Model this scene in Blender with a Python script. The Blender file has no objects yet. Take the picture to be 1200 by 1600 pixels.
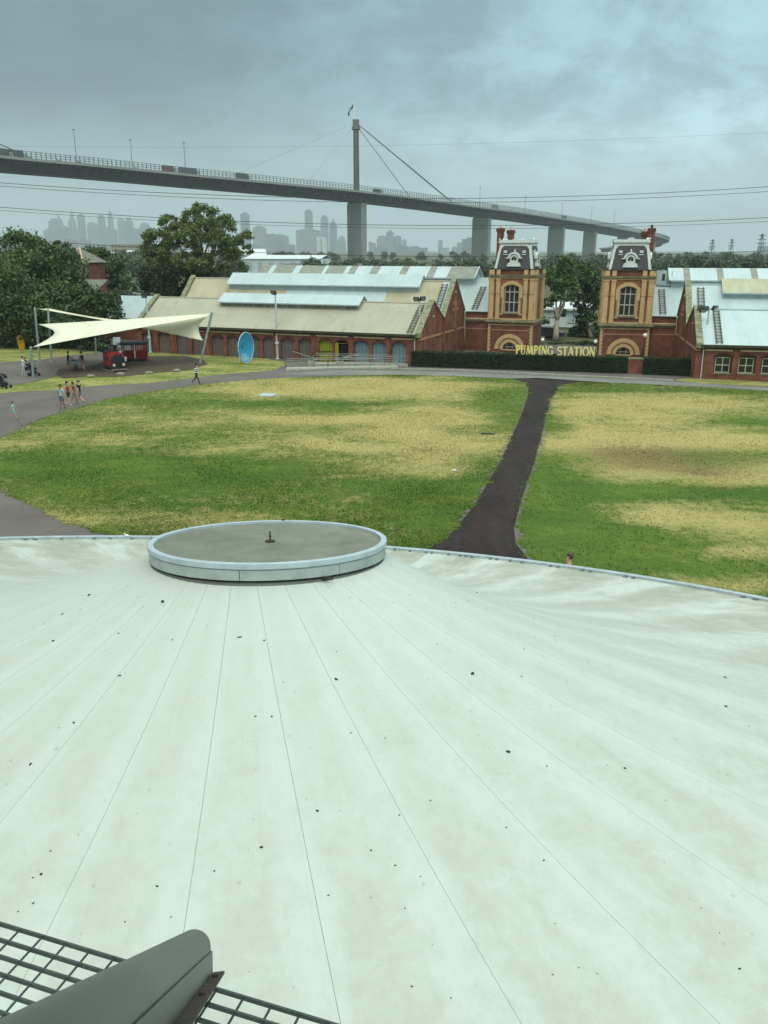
import bpy, bmesh, math, random
import numpy as np
from mathutils import Vector, Matrix
R_ = math.radians
SC = bpy.context.scene
COL = SC.collection
random.seed(7)

# ------------------------------------------------------------------ camera, sky, sun, exposure
cam_d = bpy.data.cameras.new('camera')
cam = bpy.data.objects.new('camera', cam_d)
COL.objects.link(cam)
cam.location = (0, 0, 10.5)
cam.rotation_euler = (R_(90 - 17.49), 0, 0)
cam_d.sensor_fit = 'VERTICAL'
cam_d.sensor_height = 34.6
cam_d.lens = 34.6 * 1295 / 1600
cam_d.clip_start = 0.05
cam_d.clip_end = 30000
SC.camera = cam

SUN_EL, SUN_AZ = R_(56), R_(205)      # compass-like azimuth measured from +Y towards +X
world = bpy.data.worlds.new('World')
SC.world = world
world.use_nodes = True
wn, wl = world.node_tree.nodes, world.node_tree.links
wn.clear()
def wnode(t, **kw):
    n = wn.new(t)
    for k, v in kw.items(): setattr(n, k, v)
    return n
def wmath(op, a, b=None):
    n = wnode('ShaderNodeMath', operation=op)
    for i, x in enumerate((a, b)):
        if x is None: continue
        if isinstance(x, (int, float)): n.inputs[i].default_value = x
        else: wl.new(x, n.inputs[i])
    return n.outputs[0]
tc = wnode('ShaderNodeTexCoord')
sep = wnode('ShaderNodeSeparateXYZ'); wl.new(tc.outputs['Generated'], sep.inputs[0])
dz = wmath('MAXIMUM', sep.outputs[2], 0.0)
den = wmath('ADD', dz, 0.34)
cmb = wnode('ShaderNodeCombineXYZ')
wl.new(wmath('DIVIDE', sep.outputs[0], den), cmb.inputs[0])
wl.new(wmath('DIVIDE', sep.outputs[1], den), cmb.inputs[1])
cmb.inputs[2].default_value = 3.1
def wnoise(scale, detail, rough, dist=0.0):
    n = wnode('ShaderNodeTexNoise')
    n.inputs['Scale'].default_value = scale; n.inputs['Detail'].default_value = detail
    n.inputs['Roughness'].default_value = rough; n.inputs['Distortion'].default_value = dist
    wl.new(cmb.outputs[0], n.inputs['Vector']); return n.outputs['Fac']
n_big = wnoise(1.1, 3, 0.5)
puff = wnode('ShaderNodeMapRange', interpolation_type='SMOOTHSTEP')
wl.new(wnoise(4.6, 9, 0.62, 0.3), puff.inputs[0])
for i, v in enumerate((0.36, 0.66, 0.0, 1.0)): puff.inputs[i + 1].default_value = v
n_mid = puff.outputs[0]
# storm cloud: heavier towards the left, broken and lighter towards the right
side = wnode('ShaderNodeMapRange', interpolation_type='SMOOTHSTEP')
wl.new(sep.outputs[0], side.inputs[0])
for i, v in enumerate((-0.32, 0.34, 0.0, 1.0)): side.inputs[i + 1].default_value = v
grad = wnode('ShaderNodeValToRGB')                      # deck brightness by elevation (sin)
wl.new(dz, grad.inputs[0])
cr = grad.color_ramp
cr.elements[0].position = 0.0; cr.elements[0].color = (0.51, 0.695, 0.715, 1)
cr.elements[1].position = 1.0; cr.elements[1].color = (0.98, 1.10, 1.10, 1)
for p, c in ((0.06, (0.395, 0.56, 0.59)), (0.16, (0.185, 0.292, 0.335)), (0.26, (0.158, 0.258, 0.302)), (0.45, (0.56, 0.69, 0.70))):
    e = cr.elements.new(p); e.color = (*c, 1)
lightn = wmath('ADD', wmath('MULTIPLY', wmath('SUBTRACT', n_mid, 0.5), 0.95), wmath('MULTIPLY', wmath('SUBTRACT', n_big, 0.5), 1.2))
up = wnode('ShaderNodeMapRange'); wl.new(dz, up.inputs[0])
for i, v in enumerate((0.03, 0.16, 0.0, 1.0)): up.inputs[i + 1].default_value = v
amount = wmath('MULTIPLY', up.outputs[0], wmath('ADD', wmath('MULTIPLY', side.outputs[0], 0.85), 0.15))
gain = wmath('ADD', wmath('ADD', 0.90, wmath('MULTIPLY', wmath('MULTIPLY', side.outputs[0], up.outputs[0]), 1.20)),
             wmath('MULTIPLY', amount, lightn))
gcl = wmath('MINIMUM', wmath('MAXIMUM', gain, 0.55), 2.9)
cmul = wnode('ShaderNodeVectorMath', operation='SCALE')
wl.new(grad.outputs[0], cmul.inputs[0]); wl.new(gcl, cmul.inputs[3])
bg_c = wnode('ShaderNodeBackground'); wl.new(cmul.outputs[0], bg_c.inputs[0]); bg_c.inputs[1].default_value = 1.2
sky = wnode('ShaderNodeTexSky', sky_type='NISHITA')
sky.sun_disc = False; sky.sun_elevation = SUN_EL; sky.sun_rotation = SUN_AZ
sky.air_density = 1.6; sky.dust_density = 4.0
bg_s = wnode('ShaderNodeBackground'); wl.new(sky.outputs[0], bg_s.inputs[0]); bg_s.inputs[1].default_value = 0.06
mx = wnode('ShaderNodeMixShader'); mx.inputs[0].default_value = 0.88
wl.new(bg_s.outputs[0], mx.inputs[1]); wl.new(bg_c.outputs[0], mx.inputs[2])
wo = wnode('ShaderNodeOutputWorld'); wl.new(mx.outputs[0], wo.inputs[0])

sun_d = bpy.data.lights.new('sun', 'SUN')
sun_d.energy = 1.1; sun_d.angle = R_(28); sun_d.color = (1.0, 0.98, 0.88)
sun = bpy.data.objects.new('sun', sun_d)
COL.objects.link(sun)
sd = Vector((math.sin(SUN_AZ) * math.cos(SUN_EL), math.cos(SUN_AZ) * math.cos(SUN_EL), math.sin(SUN_EL)))
sun.rotation_euler = sd.to_track_quat('Z', 'Y').to_euler()
sun.location = (0, -20, 60)

SC.view_settings.view_transform = 'Standard'
SC.view_settings.look = 'None'
SC.view_settings.exposure = 0.0
SC.view_settings.gamma = 1.0
SC.view_settings.use_curve_mapping = False
SC.render.engine = 'CYCLES'
SC.cycles.max_bounces = 5
SC.cycles.diffuse_bounces = 2
SC.cycles.glossy_bounces = 2
SC.cycles.transmission_bounces = 2
SC.cycles.volume_bounces = 0
SC.cycles.transparent_max_bounces = 4
SC.cycles.use_denoising = True
SC.cycles.use_adaptive_sampling = True

# ------------------------------------------------------------------ helpers
class MB:
    """collects faces; build() links them as one mesh object"""
    def __init__(s): s.v, s.f, s.m = [], [], []
    def add(s, verts, faces, mi=0):
        o = len(s.v); s.v += [tuple(p) for p in verts]
        s.f += [tuple(i + o for i in f) for f in faces]; s.m += [mi] * len(faces); return s
    def box(s, x0, x1, y0, y1, z0, z1, mi=0):
        x0, x1 = min(x0, x1), max(x0, x1); y0, y1 = min(y0, y1), max(y0, y1); z0, z1 = min(z0, z1), max(z0, z1)
        return s.add([(x0,y0,z0),(x1,y0,z0),(x1,y1,z0),(x0,y1,z0),(x0,y0,z1),(x1,y0,z1),(x1,y1,z1),(x0,y1,z1)],
                     [(3,2,1,0),(4,5,6,7),(0,1,5,4),(1,2,6,5),(2,3,7,6),(3,0,4,7)], mi)
    def hexa(s, lo, hi, mi=0):
        return s.add(list(lo) + list(hi), [(3,2,1,0),(4,5,6,7),(0,1,5,4),(1,2,6,5),(2,3,7,6),(3,0,4,7)], mi)
    def prism(s, poly, plane, d0, d1, mi=0):
        n = len(poly)
        def P(a, b, d): return {'xz': (a, d, b), 'yz': (d, a, b), 'xy': (a, b, d)}[plane]
        vs = [P(a, b, d0) for a, b in poly] + [P(a, b, d1) for a, b in poly]
        return s.add(vs, [tuple(range(n)), tuple(range(2*n - 1, n - 1, -1))] + [((i+1) % n, i, i + n, (i+1) % n + n) for i in range(n)], mi)
    def strip(s, A, B, plane, d0, d1, mi=0):
        """solid between two polylines A and B of equal length, extruded d0..d1"""
        for i in range(len(A) - 1): s.prism([A[i], A[i+1], B[i+1], B[i]], plane, d0, d1, mi)
        return s
    def tube(s, pts, r, n=6, mi=0, cap=True):
        pts = [Vector(p) for p in pts]; k = len(pts)
        rs = r if isinstance(r, (list, tuple)) else [r] * k
        vs = []; up = Vector((0, 0, 1))
        for i, p in enumerate(pts):
            t = (pts[min(i+1, k-1)] - pts[max(i-1, 0)]).normalized()
            a = t.cross(up)
            if a.length < 0.05: a = t.cross(Vector((1, 0, 0)))
            a.normalize(); b = t.cross(a).normalized()
            for j in range(n):
                w = 2 * math.pi * j / n
                vs.append(p + (a * math.cos(w) + b * math.sin(w)) * rs[i])
        fs = [(i*n + j, i*n + (j+1) % n, (i+1)*n + (j+1) % n, (i+1)*n + j) for i in range(k-1) for j in range(n)]
        if cap: fs += [tuple(range(n - 1, -1, -1)), tuple((k-1)*n + j for j in range(n))]
        return s.add(vs, fs, mi)
    def lathe(s, prof, n=16, c=(0, 0, 0), mi=0, cap=True):
        vs = [(c[0] + r * math.cos(2*math.pi*j/n), c[1] + r * math.sin(2*math.pi*j/n), c[2] + z) for r, z in prof for j in range(n)]
        k = len(prof)
        fs = [(i*n + j, i*n + (j+1) % n, (i+1)*n + (j+1) % n, (i+1)*n + j) for i in range(k-1) for j in range(n)]
        if cap: fs += [tuple(range(n - 1, -1, -1)), tuple((k-1)*n + j for j in range(n))]
        return s.add(vs, fs, mi)
    def ball(s, c, r, n=10, m=6, mi=0, sq=(1, 1, 1)):
        prof = []
        vs = [(c[0], c[1], c[2] - r*sq[2])]
        for i in range(1, m):
            a = math.pi * i / m
            for j in range(n):
                w = 2*math.pi*j/n
                vs.append((c[0] + r*sq[0]*math.sin(a)*math.cos(w), c[1] + r*sq[1]*math.sin(a)*math.sin(w), c[2] - r*sq[2]*math.cos(a)))
        vs.append((c[0], c[1], c[2] + r*sq[2])); t = len(vs) - 1
        fs = [(0, 1 + (j+1) % n, 1 + j) for j in range(n)]
        fs += [(1 + i*n + j, 1 + i*n + (j+1) % n, 1 + (i+1)*n + (j+1) % n, 1 + (i+1)*n + j) for i in range(m-2) for j in range(n)]
        fs += [(1 + (m-2)*n + j, 1 + (m-2)*n + (j+1) % n, t) for j in range(n)]
        return s.add(vs, fs, mi)
    def mesh(s, name, mats, smooth=False):
        me = bpy.data.meshes.new(name); me.from_pydata(s.v, [], s.f)
        for m in (mats if isinstance(mats, (list, tuple)) else [mats]): me.materials.append(m)
        if max(s.m, default=0): me.polygons.foreach_set('material_index', s.m)
        if smooth: me.polygons.foreach_set('use_smooth', [True] * len(me.polygons))
        me.update(); return me
    def build(s, name, mats, parent=None, smooth=False, fix=True):
        me = s.mesh(name, mats, smooth)
        if fix:
            bm = bmesh.new(); bm.from_mesh(me); bmesh.ops.recalc_face_normals(bm, faces=bm.faces); bm.to_mesh(me); bm.free()
        return put(name, me, parent)
def put(name, me, parent=None, loc=None, rz=None):
    o = bpy.data.objects.new(name, me); COL.objects.link(o)
    if parent is not None: o.parent = parent
    if loc is not None: o.location = loc
    if rz is not None: o.rotation_euler = (0, 0, rz)
    return o
def tag(o, label=None, cat=None, group=None, kind=None):
    if label: o['label'] = label
    if cat: o['category'] = cat
    if group: o['group'] = group
    if kind: o['kind'] = kind
    return o
def empty(name, loc, rz=0.0, label=None, cat=None, group=None):
    o = bpy.data.objects.new(name, None); COL.objects.link(o)
    o.empty_display_size = 0.2; o.location = loc; o.rotation_euler = (0, 0, rz)
    return tag(o, label, cat, group)
def copy_tree(o, parent=None):
    c = o.copy(); COL.objects.link(c)
    if parent is not None: c.parent = parent
    for ch in o.children: copy_tree(ch, c)
    return c

# ------------------------------------------------------------------ materials
def lin(r, g, b):
    f = lambda c: (c/255)/12.92 if c/255 <= 0.04045 else ((c/255 + 0.055)/1.055)**2.4
    return (f(r), f(g), f(b))
class NT:
    def __init__(s, name):
        s.mat = bpy.data.materials.new(name); s.mat.use_nodes = True
        s.n, s.l = s.mat.node_tree.nodes, s.mat.node_tree.links
        s.p = s.n['Principled BSDF']; s.tc = s.n.new('ShaderNodeTexCoord')
    def set(s, sock, v):
        if hasattr(v, 'is_linked') or hasattr(v, 'links'): s.l.new(v, sock)
        elif isinstance(v, (tuple, list)) and len(v) == 3 and sock.type == 'RGBA': sock.default_value = (*v, 1)
        else: sock.default_value = v
    def mapping(s, scale=(1, 1, 1), rot=(0, 0, 0), src='Object'):
        m = s.n.new('ShaderNodeMapping'); m.inputs['Scale'].default_value = scale; m.inputs['Rotation'].default_value = rot
        s.l.new(s.tc.outputs[src], m.inputs[0]); return m.outputs[0]
    def noise(s, scale, detail=4, rough=0.55, vec=None, dist=0.0):
        n = s.n.new('ShaderNodeTexNoise'); n.inputs['Scale'].default_value = scale
        n.inputs['Detail'].default_value = detail; n.inputs['Roughness'].default_value = rough; n.inputs['Distortion'].default_value = dist
        s.l.new(vec if vec is not None else s.tc.outputs['Object'], n.inputs['Vector']); return n.outputs['Fac']
    def ramp(s, fac, a, b):
        n = s.n.new('ShaderNodeMapRange'); s.l.new(fac, n.inputs[0])
        n.inputs[1].default_value = a; n.inputs[2].default_value = b; return n.outputs[0]
    def mix(s, fac, a, b, mode='MIX'):
        n = s.n.new('ShaderNodeMix'); n.data_type = 'RGBA'; n.blend_type = mode
        s.set(n.inputs[0], fac); s.set(n.inputs[6], a); s.set(n.inputs[7], b); return n.outputs[2]
    def math(s, op, a, b):
        n = s.n.new('ShaderNodeMath'); n.operation = op; s.set(n.inputs[0], a); s.set(n.inputs[1], b); return n.outputs[0]
    def bump(s, h, strength=0.3, dist=0.02):
        b = s.n.new('ShaderNodeBump'); b.inputs['Strength'].default_value = strength; b.inputs['Distance'].default_value = dist
        s.l.new(h, b.inputs['Height']); s.l.new(b.outputs[0], s.p.inputs['Normal'])
    def attr(s, name):
        a = s.n.new('ShaderNodeAttribute'); a.attribute_name = name; return a
    def done(s, col, rough=0.7, metal=0.0, spec=0.4):
        s.set(s.p.inputs['Base Color'], col); s.set(s.p.inputs['Roughness'], rough); s.set(s.p.inputs['Metallic'], metal)
        s.p.inputs['Specular IOR Level'].default_value = spec; return s.mat
_mats = {}
def M(name, rgb, rough=0.75, var=0.18, scale=2.0, metal=0.0, bump=0.0, stretch=(1, 1, 1), rgb2=None, spec=0.35):
    """weathered plain material: two-scale noise between a base colour and a dirtier one"""
    if name in _mats: return _mats[name]
    t = NT(name); base = lin(*rgb); c2 = lin(*rgb2) if rgb2 else tuple(c * (1 - 1.9 * var) for c in base)
    vec = t.mapping(stretch)
    f = t.noise(scale, 6, 0.62, vec); g = t.noise(scale * 9, 3, 0.6, vec)
    fac = t.ramp(t.math('ADD', t.math('MULTIPLY', f, 0.75), t.math('MULTIPLY', g, 0.25)), 0.38, 0.66)
    col = t.mix(fac, base, c2)
    if bump: t.bump(g, bump, 0.02)
    _mats[name] = t.done(col, rough, metal, spec); return _mats[name]
def brick_mat(name, rgb, rgb2, mortar, sc=1.0):
    if name in _mats: return _mats[name]
    t = NT(name)
    b = t.n.new('ShaderNodeTexBrick'); b.inputs['Scale'].default_value = 1.0
    b.inputs['Brick Width'].default_value = 0.24 * sc; b.inputs['Row Height'].default_value = 0.086 * sc; b.inputs['Mortar Size'].default_value = 0.008
    b.inputs['Color1'].default_value = (*lin(*rgb), 1); b.inputs['Color2'].default_value = (*lin(*rgb2), 1); b.inputs['Mortar'].default_value = (*lin(*mortar), 1)
    geo = t.n.new('ShaderNodeSeparateXYZ'); t.l.new(t.tc.outputs['Object'], geo.inputs[0])
    c = t.n.new('ShaderNodeCombineXYZ'); t.l.new(t.math('ADD', geo.outputs[0], geo.outputs[1]), c.inputs[0]); t.l.new(geo.outputs[2], c.inputs[1])
    t.l.new(c.outputs[0], b.inputs['Vector'])
    f = t.noise(0.9, 6, 0.65); g = t.noise(5.0, 3, 0.6, t.mapping((1, 1, 0.35)))
    col = t.mix(t.ramp(f, 0.35, 0.7), b.outputs['Color'], tuple(x * 0.62 for x in lin(*rgb2)))
    col = t.mix(t.math('MULTIPLY', t.ramp(g, 0.55, 0.8), 0.45), col, tuple(x * 1.25 for x in lin(*rgb)))
    t.bump(b.outputs['Fac'], 0.25, -0.01)
    _mats[name] = t.done(col, 0.85, 0, 0.2); return _mats[name]
def sheet_mat(name, rgb, rgb2, pitch=0.15, rough=0.5, stain=None, streak=0.6, lo=0.42, hi=0.72):
    """corrugated roof sheeting: ribs run down the slope (local y), stains run with them"""
    if name in _mats: return _mats[name]
    t = NT(name)
    w = t.n.new('ShaderNodeTexWave'); w.wave_type = 'BANDS'; w.bands_direction = 'X'
    w.inputs['Scale'].default_value = 0.314 / pitch; w.inputs['Distortion'].default_value = 0
    t.l.new(t.tc.outputs['Object'], w.inputs[0])
    f = t.noise(1.0, 6, 0.62, t.mapping((0.5, 0.35, 0.35))); g = t.noise(2.2, 4, 0.6, t.mapping((2.6, 0.25, 0.25)))
    fac = t.ramp(t.math('ADD', t.math('MULTIPLY', f, 1 - streak * 0.5), t.math('MULTIPLY', g, streak * 0.5)), lo, hi)
    col = t.mix(fac, lin(*rgb), lin(*rgb2))
    if stain:
        h = t.noise(0.7, 7, 0.7, t.mapping((1.0, 0.8, 0.8)))
        col = t.mix(t.math('MULTIPLY', t.ramp(h, 0.60, 0.70), 0.75), col, lin(*stain))
    t.bump(w.outputs['Fac'], 0.35, 0.03)
    _mats[name] = t.done(col, rough, 0.0, 0.35); return _mats[name]
def leaf_mat(name, rgb, rgb2, rough=0.6):
    if name in _mats: return _mats[name]
    t = NT(name); g = t.n.new('ShaderNodeNewGeometry')
    n = t.noise(0.45, 3, 0.5)
    fac = t.math('ADD', t.math('MULTIPLY', g.outputs['Random Per Island'], 0.6), t.math('MULTIPLY', t.ramp(n, 0.35, 0.65), 0.4))
    col = t.mix(fac, lin(*rgb), lin(*rgb2))
    _mats[name] = t.done(col, rough, 0, 0.25); return _mats[name]
def flat(name, rgb, rough=0.6, metal=0.0, spec=0.4): return M(name, rgb, rough, 0.08, 4.0, metal, 0, (1, 1, 1), None, spec)
def glass_mat(name, rgb, rough=0.08):
    if name in _mats: return _mats[name]
    t = NT(name); f = t.noise(0.8, 3)
    _mats[name] = t.done(t.mix(f, lin(*rgb), tuple(c * 0.5 for c in lin(*rgb))), rough, 0, 0.6); return _mats[name]


# ------------------------------------------------------------------ ground, paving, lawns, river
def asphalt(name, rgb, rgb2, rough=0.85):
    t = NT(name)
    big = t.noise(0.22, 6, 0.62); mid = t.noise(1.7, 5, 0.6, t.mapping((1, 0.5, 1))); fine = t.noise(60, 2, 0.6)
    col = t.mix(t.ramp(big, 0.35, 0.68), lin(*rgb), lin(*rgb2))
    col = t.mix(t.math('MULTIPLY', t.ramp(mid, 0.58, 0.72), 0.5), col, tuple(c * 1.5 for c in lin(*rgb2)))
    col = t.mix(t.ramp(fine, 0.3, 0.75), col, tuple(c * 0.7 for c in lin(*rgb)), 'MIX') if False else t.mix(t.math('MULTIPLY', t.ramp(fine, 0.4, 0.7), 0.35), col, tuple(c * 0.55 for c in lin(*rgb)))
    v = t.n.new('ShaderNodeTexVoronoi'); v.feature = 'DISTANCE_TO_EDGE'; v.inputs['Scale'].default_value = 0.16
    t.l.new(t.noise_vec(0.5, 0.9) if hasattr(t, 'noise_vec') else t.tc.outputs['Object'], v.inputs['Vector'])
    crack = t.math('LESS_THAN', v.outputs['Distance'], 0.006)
    col = t.mix(t.math('MULTIPLY', crack, 0.45), col, tuple(c * 0.4 for c in lin(*rgb)))
    t.bump(fine, 0.25, 0.01)
    return t.done(col, rough, 0, 0.3)
M_ASPH = asphalt('asphalt_grey', (110, 104, 96), (92, 86, 80))
M_DARK = asphalt('asphalt_dark', (56, 49, 47), (43, 37, 36), 0.85)
def path_mat():
    t = NT('path_asphalt'); a = t.noise(0.5, 7, 0.68, t.mapping((1.4, 0.35, 1)), 0.4); b_ = t.noise(3.5, 6, 0.7); c = t.noise(45, 3, 0.7); d = t.noise(0.18, 3, 0.5)
    col = t.mix(t.ramp(a, 0.36, 0.66), lin(60, 52, 49), lin(42, 36, 35)); col = t.mix(t.math('MULTIPLY', t.ramp(b_, 0.55, 0.75), 0.5), col, lin(86, 76, 68)); col = t.mix(t.math('MULTIPLY', t.ramp(c, 0.5, 0.7), 0.45), col, lin(28, 25, 25)); col = t.mix(t.math('MULTIPLY', t.ramp(t.noise(1.1, 2), 0.68, 0.70), 0.5), col, lin(26, 24, 26))
    t.bump(c, 0.5, 0.015); return t.done(col, 0.9, 0, 0.12)
M_DARK = path_mat()
M_LIGHTASPH = asphalt('asphalt_pale', (132, 133, 124), (108, 108, 100))

def sheet(name, pts, z, mat, th=0.05, kind='structure'):
    b = MB(); n = len(pts)
    b.add([(x, y, z) for x, y in pts] + [(x, y, z - th) for x, y in pts],
          [tuple(range(n))] + [(i, (i+1) % n, (i+1) % n + n, i + n) for i in range(n)])
    o = b.build(name, mat); me = o.data
    bm = bmesh.new(); bm.from_mesh(me); bmesh.ops.triangulate(bm, faces=[f for f in bm.faces if len(f.verts) > 4]); bm.to_mesh(me); bm.free()
    return tag(o, kind=kind)

t = NT('far_ground')
f1 = t.noise(0.004, 5, 0.6); f2 = t.noise(0.05, 4, 0.6)
t.done(t.mix(t.ramp(t.math('ADD', t.math('MULTIPLY', f1, 0.6), t.math('MULTIPLY', f2, 0.4)), 0.4, 0.6), lin(74, 80, 52), lin(96, 92, 66)), 0.95, 0, 0.1)
b = MB(); S = 14000
b.add([(-S, -2000, -0.12), (S, -2000, -0.12), (S, 16000, -0.12), (-S, 16000, -0.12)], [(0, 1, 2, 3)])
tag(b.build('ground', t.mat), kind='structure')

sheet('pavement', [(-75, -12), (62, -12), (62, 74), (34, 94), (-8, 108), (-75, 108)], 0.0, M_ASPH, 0.1)
M_WATER = NT('river_water'); wv = M_WATER.noise(0.8, 4, 0.6, M_WATER.mapping((0.4, 1.5, 1)))
M_WATER.bump(wv, 0.25, 0.2); M_WATER = M_WATER.done(lin(70, 84, 88), 0.12, 0, 0.5)
sheet('river', [(-170, 215), (-96, 228), (-70, 262), (-82, 296), (-130, 330), (-260, 340), (-330, 250)], -0.05, M_WATER, 0.03)

# lawn blotches: centre, half widths in metres, amount (dry > 0, green < 0)
DRY = [
 ((-2.83, 66.52), 7.5, 3.6, 1.55), ((2.09, 67.51), 4.0, 2.5, .7), ((-7.25, 64.62), 3.0, 1.6, .7), ((1.48, 46.84), 6.0, 5.0, .75), ((-1.05, 53.51), 5.5, 2.0, .55),
 ((3.99, 56.95), 3.6, 4.0, .5), ((3.57, 45.21), 2.6, 3.0, .45), ((-7.11, 53.51), 6.0, 1.8, .30), ((-4.43, 46.84), 3.6, 1.4, .42), ((-11.98, 56.95), 3.5, 1.5, .28), ((0.00, 40.26), 4.0, 2.0, .5),
 ((-14.99, 52.45), 4.5, 1.8, .35), ((-17.36, 46.84), 4.0, 2.0, .28), ((-20.68, 46.84), 3.0, 2.2, .30), ((-8.79, 44.44), 3.4, 1.2, .25), ((-7.03, 32.02), 2.6, 1.1, .62), ((-12.95, 33.32), 2.8, 2.0, .40), ((-2.91, 36.23), 5.0, 1.1, .22), ((-1.08, 33.32), 3.2, .9, .15),
 ((-10.29, 39.03), 5.0, 2.4, -.55), ((-16.20, 41.57), 5.0, 2.2, -.55), ((-5.78, 40.26), 4.5, 1.6, -.45), ((-0.69, 43.39), 2.2, .9, -.40), ((-1.48, 46.84), 2.5, .9, -.35), ((2.84, 35.21), 3.0, 3.0, -.55), ((-1.20, 37.30), 4.5, 1.5, -.30), ((-9.68, 34.24), 4.0, 1.6, -.30), ((8.43, 56.95), 1.8, 8.0, -.55), ((4.87, 42.25), 1.5, 5.0, -.45),
 ((-8.25, 58.96), 5.0, 1.4, -.30), ((-1.83, 58.96), 5.0, 1.0, -.30),
 ((15.36, 54.61), 5.5, 5.0, .85), ((20.31, 60.83), 7.0, 3.0, .65), ((10.90, 45.21), 3.2, 3.2, .80), ((14.77, 46.84), 6.0, 2.2, .6), ((24.41, 56.95), 5.0, 3.0, .40), ((14.34, 39.03), 6.5, 2.2, .65), ((21.42, 46.84), 4.0, 2.2, .65), ((18.66, 39.64), 3.5, 1.8, .6),
 ((10.66, 32.88), 3.5, 1.1, .55), ((13.12, 31.61), 3.5, 1.5, .75), ((14.03, 28.97), 3.0, 1.6, .70), ((9.68, 34.24), 2.0, .8, .3), ((11.15, 25.27), 3.0, .8, .4),
 ((8.14, 37.30), 2.0, 7.0, -.7), ((6.39, 30.05), 2.4, 2.5, -.6), ((13.04, 26.70), 3, .6, -.3), ((10.68, 52.45), 1.1, 7.0, -.5), ((12.00, 36.44), 5.5, .8, -.55), ((15.81, 35.71), 3.5, .8, -.45), ((24.23, 52.45), 2.6, .9, -.45), ((8.51, 30.66), 4.0, .8, -.5), ((11.54, 29.32), 3.2, .5, -.5), ((17.12, 36.76), 3, .6, -.3), ((20.01, 64.62), 9.0, 1.0, -.3)]
BARE = [((14.99, 42.96), 4.6, 2.4, .95), ((16.45, 39.64), 2.6, 1.6, .7), ((12.66, 44.44), 2.5, 1.2, .3), ((14.02, 36.76), 2.0, .6, .3), ((10.86, 30.20), 1.6, .5, .25), ((-2.83, 66.52), 5.5, 2.6, .12), ((2.81, 44.44), 1.6, 1.6, .45), ((1.48, 46.84), 1.5, .8, .2), ((12.35, 26.11), 1.5, .5, .3)]
def grass_mat():
    t = NT('lawn_grass'); A = t.attr('dry').outputs['Fac']; Bv = t.attr('bare').outputs['Fac']
    v1 = t.mapping((0.55, 1.0, 1)); v2 = t.mapping((1, 0.7, 1))
    n1 = t.noise(0.35, 8, 0.66, v1, 0.4); n2 = t.noise(2.1, 6, 0.7, v2, 0.3); n3 = t.noise(14, 4, 0.72, v2); n4 = t.noise(70, 2, 0.6)
    w = t.math('ADD', t.math('MULTIPLY', t.math('SUBTRACT', n1, 0.5), 2.6), t.math('ADD', t.math('MULTIPLY', t.math('SUBTRACT', n2, 0.5), 1.5), t.math('MULTIPLY', t.math('SUBTRACT', n3, 0.5), 1.7)))
    d = t.ramp(t.math('ADD', A, w), 0.06, 0.92)
    green = t.mix(t.ramp(n2, 0.3, 0.7), lin(92, 120, 46), lin(130, 146, 66))
    green = t.mix(t.ramp(n1, 0.3, 0.62), green, lin(74, 108, 44))
    dry = t.mix(t.ramp(n3, 0.3, 0.72), lin(212, 196, 132), lin(168, 158, 92))
    col = t.mix(d, green, dry)
    bb = t.ramp(t.math('ADD', Bv, t.math('MULTIPLY', w, 0.8)), 0.35, 1.0)
    col = t.mix(t.math('MULTIPLY', bb, 0.8), col, lin(126, 110, 76))
    n5 = t.noise(6.0, 5, 0.7, v2, 0.2)
    col = t.mix(t.math('MULTIPLY', t.ramp(n5, 0.5, 0.72), 0.40), col, lin(96, 106, 50))
    col = t.mix(t.math('MULTIPLY', t.ramp(n4, 0.40, 0.68), 0.32), col, lin(74, 78, 36))
    t.bump(t.math('ADD', n4, t.math('MULTIPLY', n3, 0.8)), 0.8, 0.05)
    return t.done(col, 0.95, 0, 0.08)
M_GRASS = grass_mat()
def blot(X, Y, lst):
    out = np.zeros_like(X)
    for (c, rx, ry, a) in lst: out += a * np.exp(-0.5 * (((X - c[0]) / rx * 1.15)**2 + ((Y - c[1]) / ry * 1.15)**2))
    return out
def lawn_sheet(name, left, right, y0, y1, z, rows, cols, seed, base=0.0, rag=0.10):
    rng = np.random.default_rng(seed)
    lx = np.array(sorted((p[1], p[0]) for p in left)); rx = np.array(sorted((p[1], p[0]) for p in right))
    ys = np.linspace(y0, y1, rows); u = np.linspace(0, 1, cols)
    xl = np.interp(ys, lx[:, 0], lx[:, 1]) + rng.normal(0, rag, rows); xr = np.interp(ys, rx[:, 0], rx[:, 1]) + rng.normal(0, rag, rows)
    xr = np.maximum(xr, xl + 0.05)
    X = xl[:, None] + (xr - xl)[:, None] * u[None]; Y = np.repeat(ys[:, None], cols, 1) + np.zeros_like(X)
    Y[-1] += 0; Z = z + 0.012 * np.sin(X * 0.9 + seed) * np.cos(Y * 0.7)
    edge = np.minimum(u, 1 - u)[None] * (xr - xl)[:, None]; Z = Z - np.where(edge < 0.02, 0.06, 0.0)
    V = np.stack([X, Y, Z], -1).reshape(-1, 3)
    i = np.arange(rows * cols).reshape(rows, cols)
    F = np.stack([i[:-1, :-1], i[:-1, 1:], i[1:, 1:], i[1:, :-1]], -1).reshape(-1, 4)
    me = bpy.data.meshes.new(name); me.from_pydata(V.tolist(), [], F.tolist()); me.materials.append(M_GRASS)
    for nm, lst in (('dry', DRY), ('bare', BARE)):
        a = me.attributes.new(nm, 'FLOAT', 'POINT'); vals = blot(V[:, 0], V[:, 1], lst) + (base if nm == 'dry' else 0)
        a.data.foreach_set('value', vals.astype(np.float32))
    o = put(name, me); tag(o, kind='structure'); return xl, xr, ys
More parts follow.
